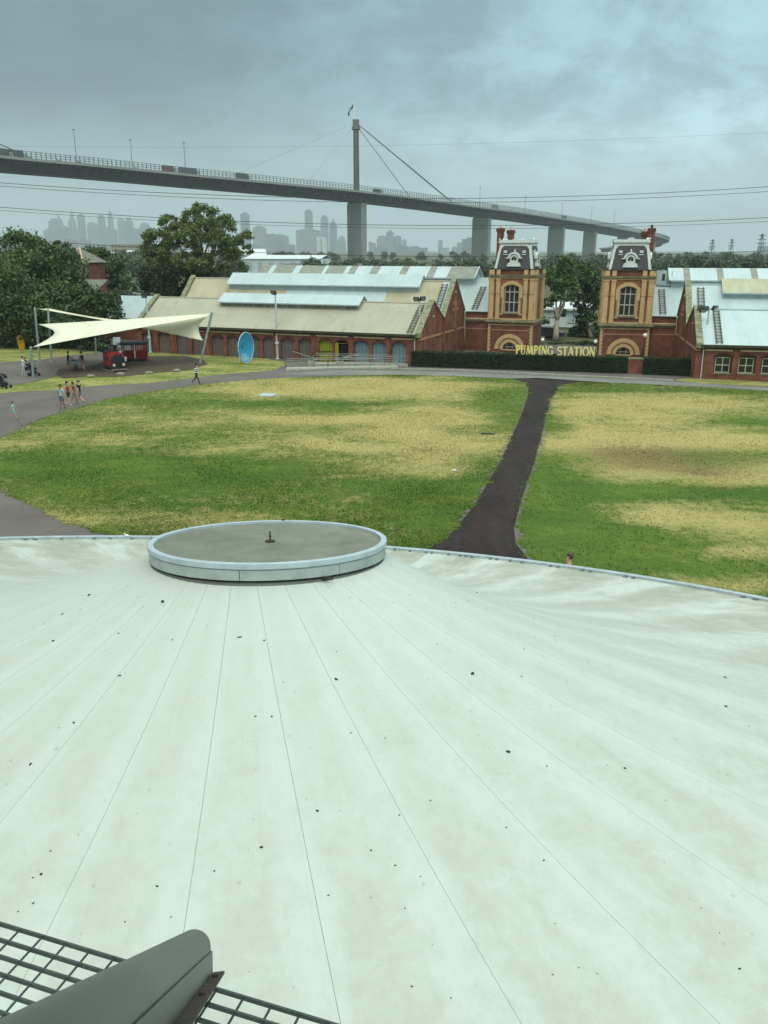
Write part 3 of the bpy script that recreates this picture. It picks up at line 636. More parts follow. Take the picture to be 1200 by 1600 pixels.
def monitor(parent, xa, xb, vc, hw, zb, ze, zr, wall_m, roof_m, louvres=False):
    """raised ridge vent: walls, two roof slopes with overhang and gable ends"""
    x0, x1 = min(xa, xb), max(xa, xb)
    w = MB(); w.prism([(vc - hw, zb), (vc + hw, zb), (vc + hw, ze), (vc, zr - .12), (vc - hw, ze)], 'yz', x0 + .15, x1 - .15)
    w.build('ridge_vent_wall', wall_m, parent)
    s = (zr - ze) / hw
    slab(parent, 'ridge_vent_roof', x0, x1, (vc - hw - .35, ze - .35*s + .06), (vc - .002, zr + .06), roof_m, .07)
    slab(parent, 'ridge_vent_roof', x0, x1, (vc + .002, zr + .06), (vc + hw + .35, ze - .35*s + .06), roof_m, .07)
    MB().box(x0 + .02, x1 - .02, vc - hw - .42, vc - hw - .30, ze - .35*s - .06, ze - .35*s + .05).build('gutter', M_SIDING, parent)
    if louvres:
        k = int((x1 - x0) / 1.35); me = MB().box(-.045, .045, -.05, 0, zb + .06, ze - .06).mesh('louvre_post', M_WHITE2)
        for i in range(k + 1): put('louvre_post', me, parent, (x0 + .25 + (x1 - x0 - .5) * i / k, vc - hw, 0))

def wing(o, phi, s, length, left):
    root = empty('pumping_station_wing', (o[0], o[1], 0), -R_(phi),
        'long red brick wing with beige roofs and arched shuttered openings, left of the towers' if left else 'red brick wing with pale roofs and white-framed windows at the right edge', 'building')
    X = lambda a: -s * a
    # doors / windows along the front: (centre a, width, kind)
    if left:
        cs = [(2.2, 'b'), (4.24, 'b'), (6.07, 'b'), (8.19, 'o'), (9.96, 'g'), (12.18, 'm'), (14.2, 'm'), (16.26, 'm'), (18.12, 'm'), (20.48, 'm'), (22.39, 'm'), (24.78, 'm'), (26.74, 'm'), (29.07, 'm'), (31.1, 'm')]
        W, H0, rise, z0 = 1.48, 1.86, 0.26, 0.0; piers = [3.25, 7.15, 11.26, 15.45, 19.3, 23.55, 27.9]
    else:
        cs = [(a, 'w') for a in (2.23, 4.10, 5.97, 7.84, 9.71, 11.58, 13.45)]
        W, H0, rise, z0 = 1.44, 1.96, 0.20, 0.50; piers = [3.2, 7.0, 10.7]
    eave = ZE - 0.14
    wm = MB(); last = 0.42
    cs = [c for c in cs if c[0] + W/2 < length - .3]
    for a, k in cs:
        a0, a1 = a - W/2, a + W/2
        wm.box(X(last), X(a0), 0, .38, 0, eave)
        A = arc(a0, a1, H0, rise)
        wm.strip([(X(p), z) for p, z in A], [(X(p), eave) for p, z in A], 'xz', 0, .38)
        if z0: wm.box(X(a0), X(a1), 0, .38, 0, z0)
        last = a1
    wm.box(X(last), X(length - .42), 0, .38, 0, eave)
    wm.build('front_wall', M_BRICK, root)
    for a, k in cs:
        a0, a1 = a - W/2, a + W/2; A = arc(a0, a1, H0, rise)
        out = arc(a0 - .14, a1 + .14, H0 + .02, rise + .16)
        MB().strip([(X(p), z + .004) for p, z in A], [(X(p), z) for p, z in out], 'xz', -.035, -.002).build('arch_trim', M_ARCHB, root)
        m = {'b': M_BLUED, 'm': M_SHUT, 'g': M_GREEND, 'o': M_BLACK, 'w': M_GLASSD}[k]
        poly = [(X(a0), z0)] + [(X(p), z) for p, z in A] + [(X(a1), z0)]
        d = MB().prism(poly, 'xz', .24 if k != 'o' else .36, .29 if k != 'o' else .37).build('window' if k == 'w' else 'doorway' if k == 'o' else 'door', m, root)
        if k in 'bmg':
            n = 4
            for i in range(1, n): MB().box(X(a0 + W*i/n) - .012, X(a0 + W*i/n) + .012, .225, .24, .02, H0 - .05).build('board_joint', M_GUTTER if k != 'g' else M('lime_dark', (104, 104, 24)), d)
        if k == 'g':
            for zz in (.75, .95): MB().box(X(a0) , X(a1), .20, .236, zz, zz + .06).build('slat', M_BLACK, d)
        if k == 'o':
            MB().box(X(a1 - .02), X(a1 - .38), .05, .12, 0, H0 + .05).build('open_leaf', M_GREEND, d); MB().box(X(a0), X(a1), .18, .26, H0 - .05, H0 + .01).build('transom', M_GREEND, d)
        if k == 'w':
            f = MB(); b0, b1 = a0 + .12, a1 - .12
            f.box(X(b0), X(b0 + .06), .18, .235, z0 + .1, H0 - .06); f.box(X(b1), X(b1 - .06), .18, .235, z0 + .1, H0 - .06); f.box(X(b0 + .06), X(b1 - .06), .18, .235, z0 + .1, z0 + .18); f.box(X(b0 + .06), X(b1 - .06), .18, .235, H0 - .12, H0 - .06)
            f.build('frame', M_WINF, d)
            MB().box(X(a) - .035, X(a) + .035, .17, .236, z0 + .18, H0 - .12).build('mullion', M_WINF, d); MB().box(X(b0 + .06), X(b1 - .06), .185, .237, 1.22, 1.29).build('transom', M_WINF, d)
            MB().box(X(a0 - .04), X(a1 + .04), -.05, .22, z0 - .0, z0 + .09).build('sill', M_CORN, d)
    edges = [0.42] + [p for p in piers if p < length] + [length - .42]
    for p in piers:
        if p < length: MB().box(X(p - .22), X(p + .22), -.09, -.002, 0, eave).build('pilaster', M_BRICK, root)
    for i in range(len(edges) - 1):
        MB().box(X(edges[i] + .30), X(edges[i+1] - .30), -.045, -.002, 2.44, 2.57).build('stone_band', M_PALE, root)
    MB().box(X(.2), X(length - .2), -.42, -.06, ZE - .22, ZE - .03).build('gutter', M_GUTTER, root)
    MB().box(X(.2), X(length - .2), -.16, -.003, ZE - .42, ZE - .22).build('eave_board', M_GUTTER, root)
    # gable ends with parapet, band and copings
    G_ = [(-.02, 0), (VB, 0), (VB, ZB + .1), (V2, Z2 + .22), (VV, ZV + .18), (V1, Z1 + .22), (-.02, ZE + .18)]
    for a0, a1 in ((0, .42), (length - .42, length)):
        MB().prism(G_, 'yz', X(a0), X(a1)).build('gable_wall', M_BRICK, root)
    for a0, a1 in ((-.10, .46), (length - .46, length + .10)):
        for (p, q) in (((-.30, ZE + .0), (V1, Z1 + .24)), ((V1, Z1 + .24), (VV, ZV + .2)), ((VV, ZV + .2), (V2, Z2 + .24)), ((V2, Z2 + .24), (VB + .1, ZB + .05))):
            n = 7
            for i in range(n):
                f0, f1 = i / n + .006, (i + 1) / n - .006; jz = random.uniform(-.015, .02)
                P = lambda f: (p[0] + (q[0] - p[0]) * f, p[1] + (q[1] - p[1]) * f + jz)
                slab(root, 'coping_stone', X(a0), X(a1), P(f0), P(f1), M_COPE, .13, .12)
        MB().box(X(a0 + .02), X(a1 - .02), -.42, .02, ZE - .28, ZE + .06).build('kneeler', M_COPE, root)
    e = -1 if s > 0 else 1; xg = X(0)
    out = lambda d: xg - e * 0 + (d if s > 0 else -d)
    MB().box(out(.002), out(.06), .02, 6.6, 2.42, 2.62).build('stone_band', M_PINK, root); MB().box(out(.002), out(.06), 7.3, VB - 3.9, 2.42, 2.62).build('stone_band', M_PINK, root); MB().box(out(.002), out(.06), VB - 2.9, VB - .1, 2.42, 2.62).build('stone_band', M_PINK, root)
    MB().box(out(.002), out(.10), 6.75, 7.25, 0, 3.9).build('pilaster', M_BRICK, root)
    MB().box(out(.002), out(.09), V2 - .35, V2 + .35, 2.75, 5.0).build('ochre_panel', M_OBRICK, root)
    for dv, z1 in ((-.42, 5.45), (0, 5.75), (.42, 5.45)): MB().box(out(.002), out(.075), V2 + dv - .1, V2 + dv + .1, 5.0, z1).build('ornament_finger', M_PINK, root)
    MB().box(out(.002), out(.085), V2 - 1.0, V2 - .36, 4.55, 4.75).build('ornament_arm', M_PINK, root); MB().box(out(.002), out(.085), V2 + .36, V2 + 1.0, 4.55, 4.75).build('ornament_arm', M_PINK, root)
    for vq in (1.0, 8.6, VB - .5): MB().box(out(.002), out(.12), vq - .3, vq + .3, 0, 2.40).build('buttress', M_BRICK, root)
    MB().box(out(-.3), out(.02), -.06, -.022, 2.42, 2.60).build('stone_band', M_PINK, root)
    for vq, zq in ((V1, 4.35), (V2, 6.35)): MB().box(out(.002), out(.05), vq - .25, vq + .25, zq, zq + .12).build('vent', M_PALE, root)
    # roof slopes
    xi0, xi1 = X(.44), X(length - .44)
    r1, r2 = (M_BEIGE, M_BEIGE2) if left else (M_WHITE, M_WHITE)
    slab(root, 'roof_slope', xi0, xi1, (-.32, ZE - .12), (V1, Z1), r1); slab(root, 'roof_slope', xi0, xi1, (V1 + .003, Z1), (VV, ZV), r1)
    if left:
        for a0, a1, m in ((.44, 1.35, M_WHITE), (1.353, 7.2, M_BEIGE2), (7.203, 19.2, M_WHITE), (19.203, length - .44, M_BEIGE2)): slab(root, 'roof_slope', X(a0), X(a1), (VV + .003, ZV), (V2, Z2), m)
    else: slab(root, 'roof_slope', xi0, xi1, (VV + .003, ZV), (V2, Z2), r2)
    slab(root, 'roof_slope', xi0, xi1, (V2 + .003, Z2), (VB + .25, ZB - .15), r2)
    for v_, z_ in ((V1, Z1), (V2, Z2)): MB().tube([(xi0, v_, z_ + .0), (xi1, v_, z_ + .0)], .10, 6).build('ridge_cap', M_WHITE2 if not left else M_BEIGE, root)
    if left:
        monitor(root, X(7.3), X(23.6), V1, 1.0, 4.72, 5.55, 6.18, M_LOUVRE, M_WHITE, True)
        monitor(root, X(3.5), X(26.8), V2, 1.15, 6.2, 7.15, 8.05, M_SIDING, M_WHITE)
        roof_ladder(root, X(1.05), (-.2, ZE + .02), (V1 - .3, Z1 - .2)); roof_ladder(root, X(1.0), (VV + .2, ZV + .2), (V2 - .4, Z2 - .3), .5)
    else:
        monitor(root, X(3.15), X(length - .6), V2, 1.2, 6.0, 7.0, 7.95, M_SIDING, M_OLIVE)
        roof_ladder(root, X(1.75), (-.1, ZE + .02), (V1 - .2, Z1 - .15)); roof_ladder(root, X(1.3), (VV + .3, ZV + .25), (V2 - .4, Z2 - .3), .5)
    # downpipe at the inner corner
    MB().tube([(X(.55), -.12, 0.05), (X(.55), -.12, 2.75)], .045, 6).build('downpipe', M_PIPE, root)
    return root

OL = Vector((-10.81, 85.11)); UL = Vector((math.cos(R_(21.5)), -math.sin(R_(21.5)))); OLg = OL + UL * 15.33
OR = Vector((28.88, 70.67)); UR = Vector((math.cos(R_(12)), -math.sin(R_(12)))); ORg = OR + UR * -2.42
wing(OLg, 21.5, 1, 32.4, True)
wing(ORg, 12.0, -1, 15.0, False)

def hall(o, phi, s, length, left):
    """engine hall behind the wing: set-back front wall, big slope, ridge vent with striped sheets, chimneys"""
    root = empty('engine_hall', (o[0], o[1], 0), -R_(phi), 'set-back engine hall with striped ridge vent behind the beige-roofed wing' if left else 'set-back engine hall with white ridge vent behind the right tower', 'building')
    X = lambda a: -s * a; vf, ea, tv = 14.95, 4.05, 20.6
    MB().box(X(-5.2), X(-.05), vf, vf + .4, 0, ea).build('front_wall', M_BRICK, root)
    for z0, z1, pr, m in ((3.12, 3.22, .14, M_CORN), (3.22, 3.40, .22, M_CORN), (3.02, 3.117, .05, M_PINK), (2.30, 2.42, .04, M_PINK), (3.40, 3.50, .06, M_PALE)):
        MB().box(X(-5.2), X(-.05), vf - pr, vf - .002, z0, z1).build('cornice' if m is M_CORN else 'stone_band', m, root)
    MB().box(X(-5.2), X(-.05), vf - .12, vf + .15, ea, ea + .12).build('parapet_coping', M_GUTTER, root)
    sl = (6.75 - ea) / (19.2 - vf)
    rm = M_WHITE2
    slab(root, 'roof_slope', X(-5.2), X(length), (vf + .1, ea + .02), (tv, ea + .02 + sl * (tv - vf - .1)), rm)
    slab(root, 'roof_slope', X(-5.2), X(length), (tv + .003, ea + .02 + sl * (tv - vf - .1)), (tv + 6, ea), rm)
    MB().prism([(vf + .2, 0), (tv + 5.8, 0), (tv + 5.8, ea - .1), (tv, 7.4), (vf + .2, ea - .1)], 'yz', X(length - .2), X(length - .6)).build('gable_wall', M_BRICK, root)
    mz, mv = 8.72, 20.9
    cuts = [.25, 3.5, 5.15, 6.0, 8.63, 9.5, 12.28, 13.3, 15.2, 16.1, 16.7, 19.1, 19.6, 22.7, 23.6, 26.3, 27.0, 28.3] if left else [-.6, .82, 1.46, 4.14, 4.77, 7.47, 8.1, 11.0, 11.7, 14.5]
    gi = {0: 1, 2: 1, 4: 1, 6: 1, 8: 1, 10: 1, 12: 1, 14: 1, 16: 1} if left else {1: 1, 3: 1, 5: 1, 7: 1}
    hw, ze, zb = 1.55, 7.78, 6.5
    MB().prism([(mv - hw, zb), (mv + hw, zb), (mv + hw, ze), (mv, mz - .12), (mv - hw, ze)], 'yz', X(cuts[0] + .2), X(cuts[-1] - .2)).build('ridge_vent_wall', M_SIDING, root)
    q = (mz - ze) / hw
    for i in range(len(cuts) - 1):
        slab(root, 'vent_roof_sheet', X(cuts[i] + .004), X(cuts[i+1] - .004), (mv - hw - .4, ze - .4*q + .05), (mv, mz + .05), M_GREYP if gi.get(i) else M_WHITE, .06, .01 if gi.get(i) else 0)
    slab(root, 'vent_roof_sheet', X(cuts[0]), X(cuts[-1]), (mv + .003, mz + .05), (mv + hw + .4, ze - .4*q + .05), M_WHITE, .06)
    MB().box(X(cuts[0]), X(cuts[-1]), mv - hw - .47, mv - hw - .38, ze - .4*q - .08, ze - .4*q + .04).build('gutter', M_SIDING, root)
    MB().tube([(X(cuts[0] - .05), mv - hw - .4, ze - .4*q + .06), (X(cuts[0] - .05), mv, mz + .06), (X(cuts[0] - .05), mv + hw + .4, ze - .4*q + .06)], .06, 5).build('barge_board', M_WPAINT, root)
    ax = -.9 if left else -1.35
    roof_ladder(root, X(ax), (vf + .4, ea + .25), (19.0, ea + sl * 3.9 + .05), .5)
    for da, dv, zt in ((-2.32, 20.1, 13.05), (-3.4, 20.5, 12.85)) if left else ((-2.8, 20.0, 12.9), (-3.35, 21.2, 12.6)):
        ch = MB(); ch.box(X(da) - .32, X(da) + .32, dv - .32, dv + .32, 5.0, zt - .55); c = ch.build('chimney', M_BRICK, root)
        MB().box(X(da) - .38, X(da) + .38, dv - .38, dv + .38, zt - .55, zt - .40).build('chimney_band', M_BRICK, c)
        MB().hexa([(X(da) + i*.44, dv + j*.44, zt - .40) for i, j in ((-1,-1),(1,-1),(1,1),(-1,1))], [(X(da) + i*.36, dv + j*.36, zt - .14) for i, j in ((-1,-1),(1,-1),(1,1),(-1,1))]).build('chimney_cap', M_ARCHB, c)
        MB().lathe([(.14, zt - .14), (.12, zt + .12), (.15, zt + .14), (.15, zt + .18)], 8, (X(da), dv, 0)).build('chimney_pot', M_PALE if da != -2.8 else M_ARCHB, c)
    if not left:
        ac = MB(); ac.box(X(-1.35) - .55, X(-1.35) + .45, 19.6, 20.6, 7.15, 8.5); o2 = ac.build('roof_plant_box', M_SIDING, root)
        MB().box(X(-1.35) + .0, X(-1.35) + .3, 19.57, 19.597, 7.5, 8.2).build('vent_grille', M_GUTTER, o2)
        for xx in (.6, 1.0): MB().tube([(X(-1.35) + xx, 19.7, 6.9), (X(-1.35) + xx, 19.7, 8.5)], .035, 5).build('railing_post', M_SIDING, o2)
        MB().box(X(-1.35) - .5, X(-1.35) + 1.1, 19.4, 20.8, 7.02, 7.12).build('platform', M_SIDING, o2)
    return root
hall(OLg, 21.5, 1, 29.5, True)
hall(ORg, 12.0, -1, 15.5, False)

def tower(o, phi, s, label):
    """mansard-roofed brick tower; origin at the middle of its front face on the ground"""
    root = empty('brick_tower', (o[0], o[1], 0), -R_(phi), label, 'tower')
    W = 2.42; Dp = 4.84
    B = lambda nm, m, *a, par=root: MB().box(*a).build(nm, m, par)
    # ground storey with arched window on the front
    cx, zc, ri = 0.0, .33, .74
    lw = MB(); n = 20
    A = [(ri * math.cos(math.pi * (1 - i/n)), zc + ri * math.sin(math.pi * (1 - i/n))) for i in range(n + 1)]
    lw.strip(A, [(x, 3.06) for x, z in A], 'xz', 0, .35); lw.box(-W, -ri, 0, .35, 0, 3.06); lw.box(ri, W, 0, .35, 0, 3.06); lw.box(-ri, ri, 0, .35, 0, zc)
    lw.box(-W, -W + .35, .35, Dp, 0, 3.06); lw.box(W - .35, W, .35, Dp, 0, 3.06); lw.box(-W + .35, W - .35, Dp - .35, Dp, 0, 3.06)
    lw.build('base_wall', M_BRICK, root)
    for r0, r1, pr, m in ((1.24, 1.64, .07, M_PINK if False else M_CREAM), (1.05, 1.24, .03, M_OBRICK), (.745, 1.05, .06, M_CREAM)):
        P = lambda r: [(r * math.cos(math.pi * (1 - i/n)), zc + r * math.sin(math.pi * (1 - i/n))) for i in range(n + 1)]
        MB().strip(P(r0), P(r1), 'xz', -pr, -.002).build('arch_ring', m, root)
    win = MB().prism(A, 'xz', .20, .25).build('arched_window', M_GLASSD, root)
    for x in (-.28, .28): B('glazing_bar', M_WINF, x - .02, x + .02, .15, .199, zc, zc + .66, par=win)
    B('glazing_bar', M_WINF, -.70, .70, .15, .198, zc + .22, zc + .27, par=win)
    B('sill', M_CREAM, -.85, .85, -.10, .2, zc - .11, zc - .003, par=win)
    for sx in (-1, 1):                                    # toothed quoin strips
        for f in range(2):
            q = MB()
            for i in range(16):
                w = .30 if i % 2 else .20; z0 = .02 + i * .187
                if f == 0: q.box(sx * (W + .03), sx * (W - w), -.03, -.002, z0, z0 + .18)
                else: q.box(sx * (W + .002), sx * (W + .03), -.03, w, z0, z0 + .18)
            q.build('quoin', M_CREAM if f == 0 else M_PINK, root)
    B('stone_band', M_PINK, -W + .33, W - .33, -.045, -.002, 2.30, 2.42)
    def ring(nm, m, pr, z0, z1):
        q = MB(); w, d0, d1 = W + pr, -pr, Dp + pr
        q.box(-w, w, d0, -.001, z0, z1); q.box(-w, w, Dp + .001, d1, z0, z1); q.box(-w, -W - .001, -.001, Dp + .001, z0, z1); q.box(W + .001, w, -.001, Dp + .001, z0, z1)
        return q.build(nm, m, root)
    ring('stone_band', M_CREAM, .06, 2.86, 2.99); ring('cornice', M_CORN, .16, 3.06, 3.17); ring('cornice', M_CORN, .30, 3.17, 3.30)
    MB().hexa([(-W-.28, -.28, 3.30), (W+.28, -.28, 3.30), (W+.28, Dp+.28, 3.30), (-W-.28, Dp+.28, 3.30)], [(-W-.04, -.04, 3.46), (W+.04, -.04, 3.46), (W+.04, Dp+.04, 3.46), (-W-.04, Dp+.04, 3.46)]).build('cornice_slope', M_CORN, root)
    # upper storey
    zt = 7.86; wx, ws, wz, wr = .80, 4.18, 6.85, .26
    up = MB(); A = arc(-wx, wx, wz, wr, 10)
    up.strip(A, [(x, zt) for x, z in A], 'xz', .04, .40); up.box(-W + .04, -wx, .04, .40, 3.42, zt); up.box(wx, W - .04, .04, .40, 3.42, zt); up.box(-wx, wx, .04, .40, 3.42, ws)
    up.box(-W + .04, -W + .40, .40, Dp - .04, 3.42, zt); up.box(W - .40, W - .04, .40, Dp - .04, 3.42, zt); up.box(-W + .40, W - .40, Dp - .40, Dp - .04, 3.42, zt)
    up.build('shaft_wall', M_OBRICK, root)
    B('apron_panel', M_BRICK, -1.15, 1.15, -.02, .038, 3.62, 4.0); B('stone_band', M_CREAM, -1.24, 1.24, -.03, .036, 3.46, 3.60)
    B('apron_panel', M_BRICK, -1.23, -wx - .36, -.005, .036, 4.12, 5.7); B('apron_panel', M_BRICK, wx + .36, 1.23, -.005, .036, 4.12, 5.7)
    for x0, x1 in ((-2.40, -1.90), (-1.70, -1.24), (1.24, 1.70), (1.90, 2.40)):
        for side in range(4):
            P = lambda a, d: ((a, d) if side == 0 else (W + .0 - (d - 0) if side == 1 else (-W + d if side == 2 else a), Dp/2 + a if side in (1, 2) else Dp - d))
            def bx(nm, m, a0, a1, d, z0, z1):
                p, q = P(a0, -d), P(a1, .037)
                MB().box(p[0], q[0], p[1], q[1], z0, z1).build(nm, m, root)
            m = M_CREAM if side != 1 and side != 2 else M_CREAM
            bx('pilaster', m, x0 + .02, x1 - .02, .11, 3.62, 7.56); bx('pilaster_base', m, x0 - .03, x1 + .03, .16, 3.46, 3.618); bx('pilaster_cap', M_CREAM, x0 - .03, x1 + .03, .16, 7.562, 7.70)
            bx('frieze_block', m, x0 + .02, x1 - .02, .13, 8.10, 8.60)
    for z0 in (6.12,): B('string_course', M_OBRICK, -W + .02, -.01 - wx - .42, -.125, .036, z0, z0 + .05); B('string_course', M_OBRICK, wx + .43, W - .02, -.125, .036, z0, z0 + .05)
    # window hood, jambs and lights
    out = arc(-wx - .38, wx + .38, wz + .02, wr + .36, 10); inn = arc(-wx, wx, wz, wr, 10)
    hd = MB(); hd.strip(inn, out, 'xz', -.10, .037); hd.box(-wx - .38, -wx, -.10, .037, 5.72, wz + .0); hd.box(wx, wx + .38, -.10, .037, 5.72, wz + .0)
    hd.build('window_hood', M_CREAM, root)
    for sx in (-1, 1):
        q = MB()
        for i in range(12): q.box(sx * wx, sx * (wx + (.30 if i % 2 else .18)), -.05, .037, 4.12 + i * .132, 4.12 + i * .132 + .12)
        q.build('window_jamb', M_CREAM, root); B('window_foot', M_CREAM, sx * (wx - .0), sx * (wx + .42), -.09, .036, 3.96, 4.118)
    wn_ = MB().prism([(-wx, ws)] + A + [(wx, ws)], 'xz', .30, .34).build('window', M_GLASSD, root)
    fr = MB(); fr.strip(arc(-wx + .09, wx - .09, wz - .05, wr - .04, 10), A, 'xz', .20, .298); fr.box(-wx, -wx + .09, .20, .298, ws, wz - .05); fr.box(wx - .09, wx, .20, .298, ws, wz - .05); fr.box(-wx + .09, wx - .09, .20, .298, ws, ws + .10)
    fr.build('frame', M_WINF, wn_)
    for x in (-.25, .25): B('mullion', M_WINF, x - .045, x + .045, .18, .296, ws + .10, wz + .12, par=wn_)
    for z, h in ((6.28, .10), (5.22, .10)):
        for xa, xb in ((-wx + .09, -.297), (-.203, .203), (.297, wx - .09)): B('transom', M_WINF, xa, xb, .19, .297, z, z + h, par=wn_)
    B('sill', M_CORN, -wx - .08, wx + .08, -.16, .30, ws - .15, ws - .003, par=wn_)
    ring('cornice', M_CREAM, .06, 7.72, 7.86); ring('cornice', M_CORN, .20, 7.90, 7.98); ring('cornice', M_CORN, .14, 7.98, 8.08)
    fz = MB(); fz.box(-W + .06, W - .06, .06, Dp - .06, zt, 8.62); fz.build('frieze', M_BRICK, root)
    ring('parapet_ledge', M_GUTTER, .10, 8.62, 8.72); B('parapet_top', M_GUTTER, -W - .0, W + .0, .0, Dp, 8.625, 8.70)
    # mansard roof
    h0, h1, z0, z1 = 2.02, 1.60, 8.70, 11.20; c = Dp / 2
    sq = lambda h, z: [(-h, c - h, z), (h, c - h, z), (h, c + h, z), (-h, c + h, z)]
    MB().hexa(sq(h0, z0), sq(h1, z1)).build('mansard_slope', M_SLATE, root)
    for i, j in ((-1, -1), (1, -1), (1, 1), (-1, 1)):      # hip rolls
        hp = MB(); lo, hi, e = Vector((i*h0, c + j*h0, z0)), Vector((i*h1, c + j*h1, z1)), .13
        hp.hexa([lo + Vector((a*e - i*.08, d*e - j*.08, 0)) for a, d in ((-1,-1),(1,-1),(1,1),(-1,1))], [hi + Vector((a*e*.9 - i*.08, d*e*.9 - j*.08, 0)) for a, d in ((-1,-1),(1,-1),(1,1),(-1,1))]); hp.build('hip_trim', M_WPAINT, root)
    for k in range(4):                                     # per face: head band with rounded corners, dormer, vents, finial
        fc = empty('mansard_face', (0, c, 0), k * math.pi / 2); fc.parent = root
        tl = (h0 - h1) / (z1 - z0)
        yf = lambda z: -(h0 - (z - z0) * tl)
        hb = MB(); hb.hexa([(-h1 + .1, yf(z1 - .2) - .04, z1 - .2), (h1 - .1, yf(z1 - .2) - .04, z1 - .2), (h1 - .1, yf(z1 - .2) + .05, z1 - .2), (-h1 + .1, yf(z1 - .2) + .05, z1 - .2)], [(-h1, yf(z1) - .04, z1), (h1, yf(z1) - .04, z1), (h1, yf(z1) + .05, z1), (-h1, yf(z1) + .05, z1)])
        for sx in (-1, 1):
            Q = [(sx * (h1 - .02), z1 - .19), (sx * (h1 - .48), z1 - .19), (sx * (h1 - .33), z1 - .27), (sx * (h1 - .2), z1 - .40), (sx * (h1 - .08), z1 - .62), (sx * (h1 + .06), z1 - .62)]
            hb.add([(x, yf(z) - .035, z) for x, z in Q] + [(x, yf(z) + .05, z) for x, z in Q], [tuple(range(6)), tuple(range(11, 5, -1))] + [((i+1) % 6, i, i + 6, (i+1) % 6 + 6) for i in range(6)])
        hb.build('head_band', M_WPAINT, fc)
        dz_ = 8.92; d = MB()
        d.box(-.74, .74, -2.16, -1.6, dz_, dz_ + .16); d.box(-.66, .66, -2.12, -1.6, dz_ + .16, dz_ + .34)
        ro, rw = .46, .28; zc2 = dz_ + .72; nn = 18
        circ = lambda r, q: [(r * math.cos(2*math.pi*i/nn), zc2 + q * r * math.sin(2*math.pi*i/nn)) for i in range(nn + 1)]
        d.strip(circ(rw, 1.12), circ(ro, 1.08), 'xz', -2.08, -1.5)
        d.prism([(-.60, dz_ + .34), (.60, dz_ + .34), (.40, dz_ + .52), (.36, dz_ + .62), (-.36, dz_ + .62), (-.40, dz_ + .52)], 'xz', -2.02, -1.6)
        arcp = lambda r: [(r * math.cos(math.pi * (1 - i/12)), zc2 + .12 + r * .92 * math.sin(math.pi * (1 - i/12))) for i in range(13)]
        d.strip(arcp(.47), arcp(.68), 'xz', -2.16, -1.45); d.box(-.86, -.58, -2.14, -1.6, zc2 + .06, zc2 + .17); d.box(.58, .86, -2.14, -1.6, zc2 + .06, zc2 + .17)
        dm = d.build('dormer', M_WPAINT, fc)
        MB().prism(circ(rw - .005, 1.12)[:-1], 'xz', -1.98, -1.93).build('round_glass', M_GLASSD, fc)
        B('glass_bar', M_WINF, -.02, .02, -2.02, -1.981, zc2 - .29, zc2 + .29, par=fc)
        for x in (-1.0, 1.0): B('roof_vent', M_WPAINT, x - .17, x + .17, yf(10.4) - .16, yf(10.4) + .12, 10.30, 10.54, par=fc); B('roof_vent', M_WPAINT, x - .22, x + .22, yf(10.2) - .12, yf(10.2) + .12, 10.10, 10.18, par=fc)
        fn = MB(); fn.lathe([(.13, 10.28), (.15, 10.34), (.06, 10.42), (.09, 10.50), (.02, 10.70)], 8, (0, yf(10.4) - .02, 0)); fn.build('finial', M_WPAINT, fc)
    q = MB(); q.add([], [])
    for pr, za, zb in ((.10, z1, z1 + .10), (.20, z1 + .10, z1 + .22), (.14, z1 + .22, z1 + .40)): q.box(-h1 - pr, h1 + pr, c - h1 - pr, c + h1 + pr, za + .001, zb)
    q.build('roof_cornice', M_WPAINT, root)
    for i in range(4):
        k = empty('cresting', (0, c, 0), i * math.pi / 2); k.parent = root
        cr_ = MB(); cr_.prism([(-.40, z1 + .40), (-.22, z1 + .47), (-.1, z1 + .58), (.1, z1 + .58), (.22, z1 + .47), (.40, z1 + .40)], 'xz', -h1 - .12, -h1 + .02)
        cr_.ball((-h1 - .1, -h1 - .1, z1 + .46), .10, 8, 5); cr_.build('crest_ornament', M_WPAINT, k)
    return root
TW = lambda o, phi, u, v: Vector((o.x + u * math.cos(R_(phi)) + v * math.sin(R_(phi)), o.y - u * math.sin(R_(phi)) + v * math.cos(R_(phi))))
tower(TW(OLg, 21.5, 5.22, 14.3), 21.5, 1, 'ochre and red brick tower with slate mansard roof standing left of the courtyard trees')
tower(TW(ORg, 12.0, -5.02, 14.3), 12.0, -1, 'ochre and red brick tower with slate mansard roof standing right of the courtyard trees')


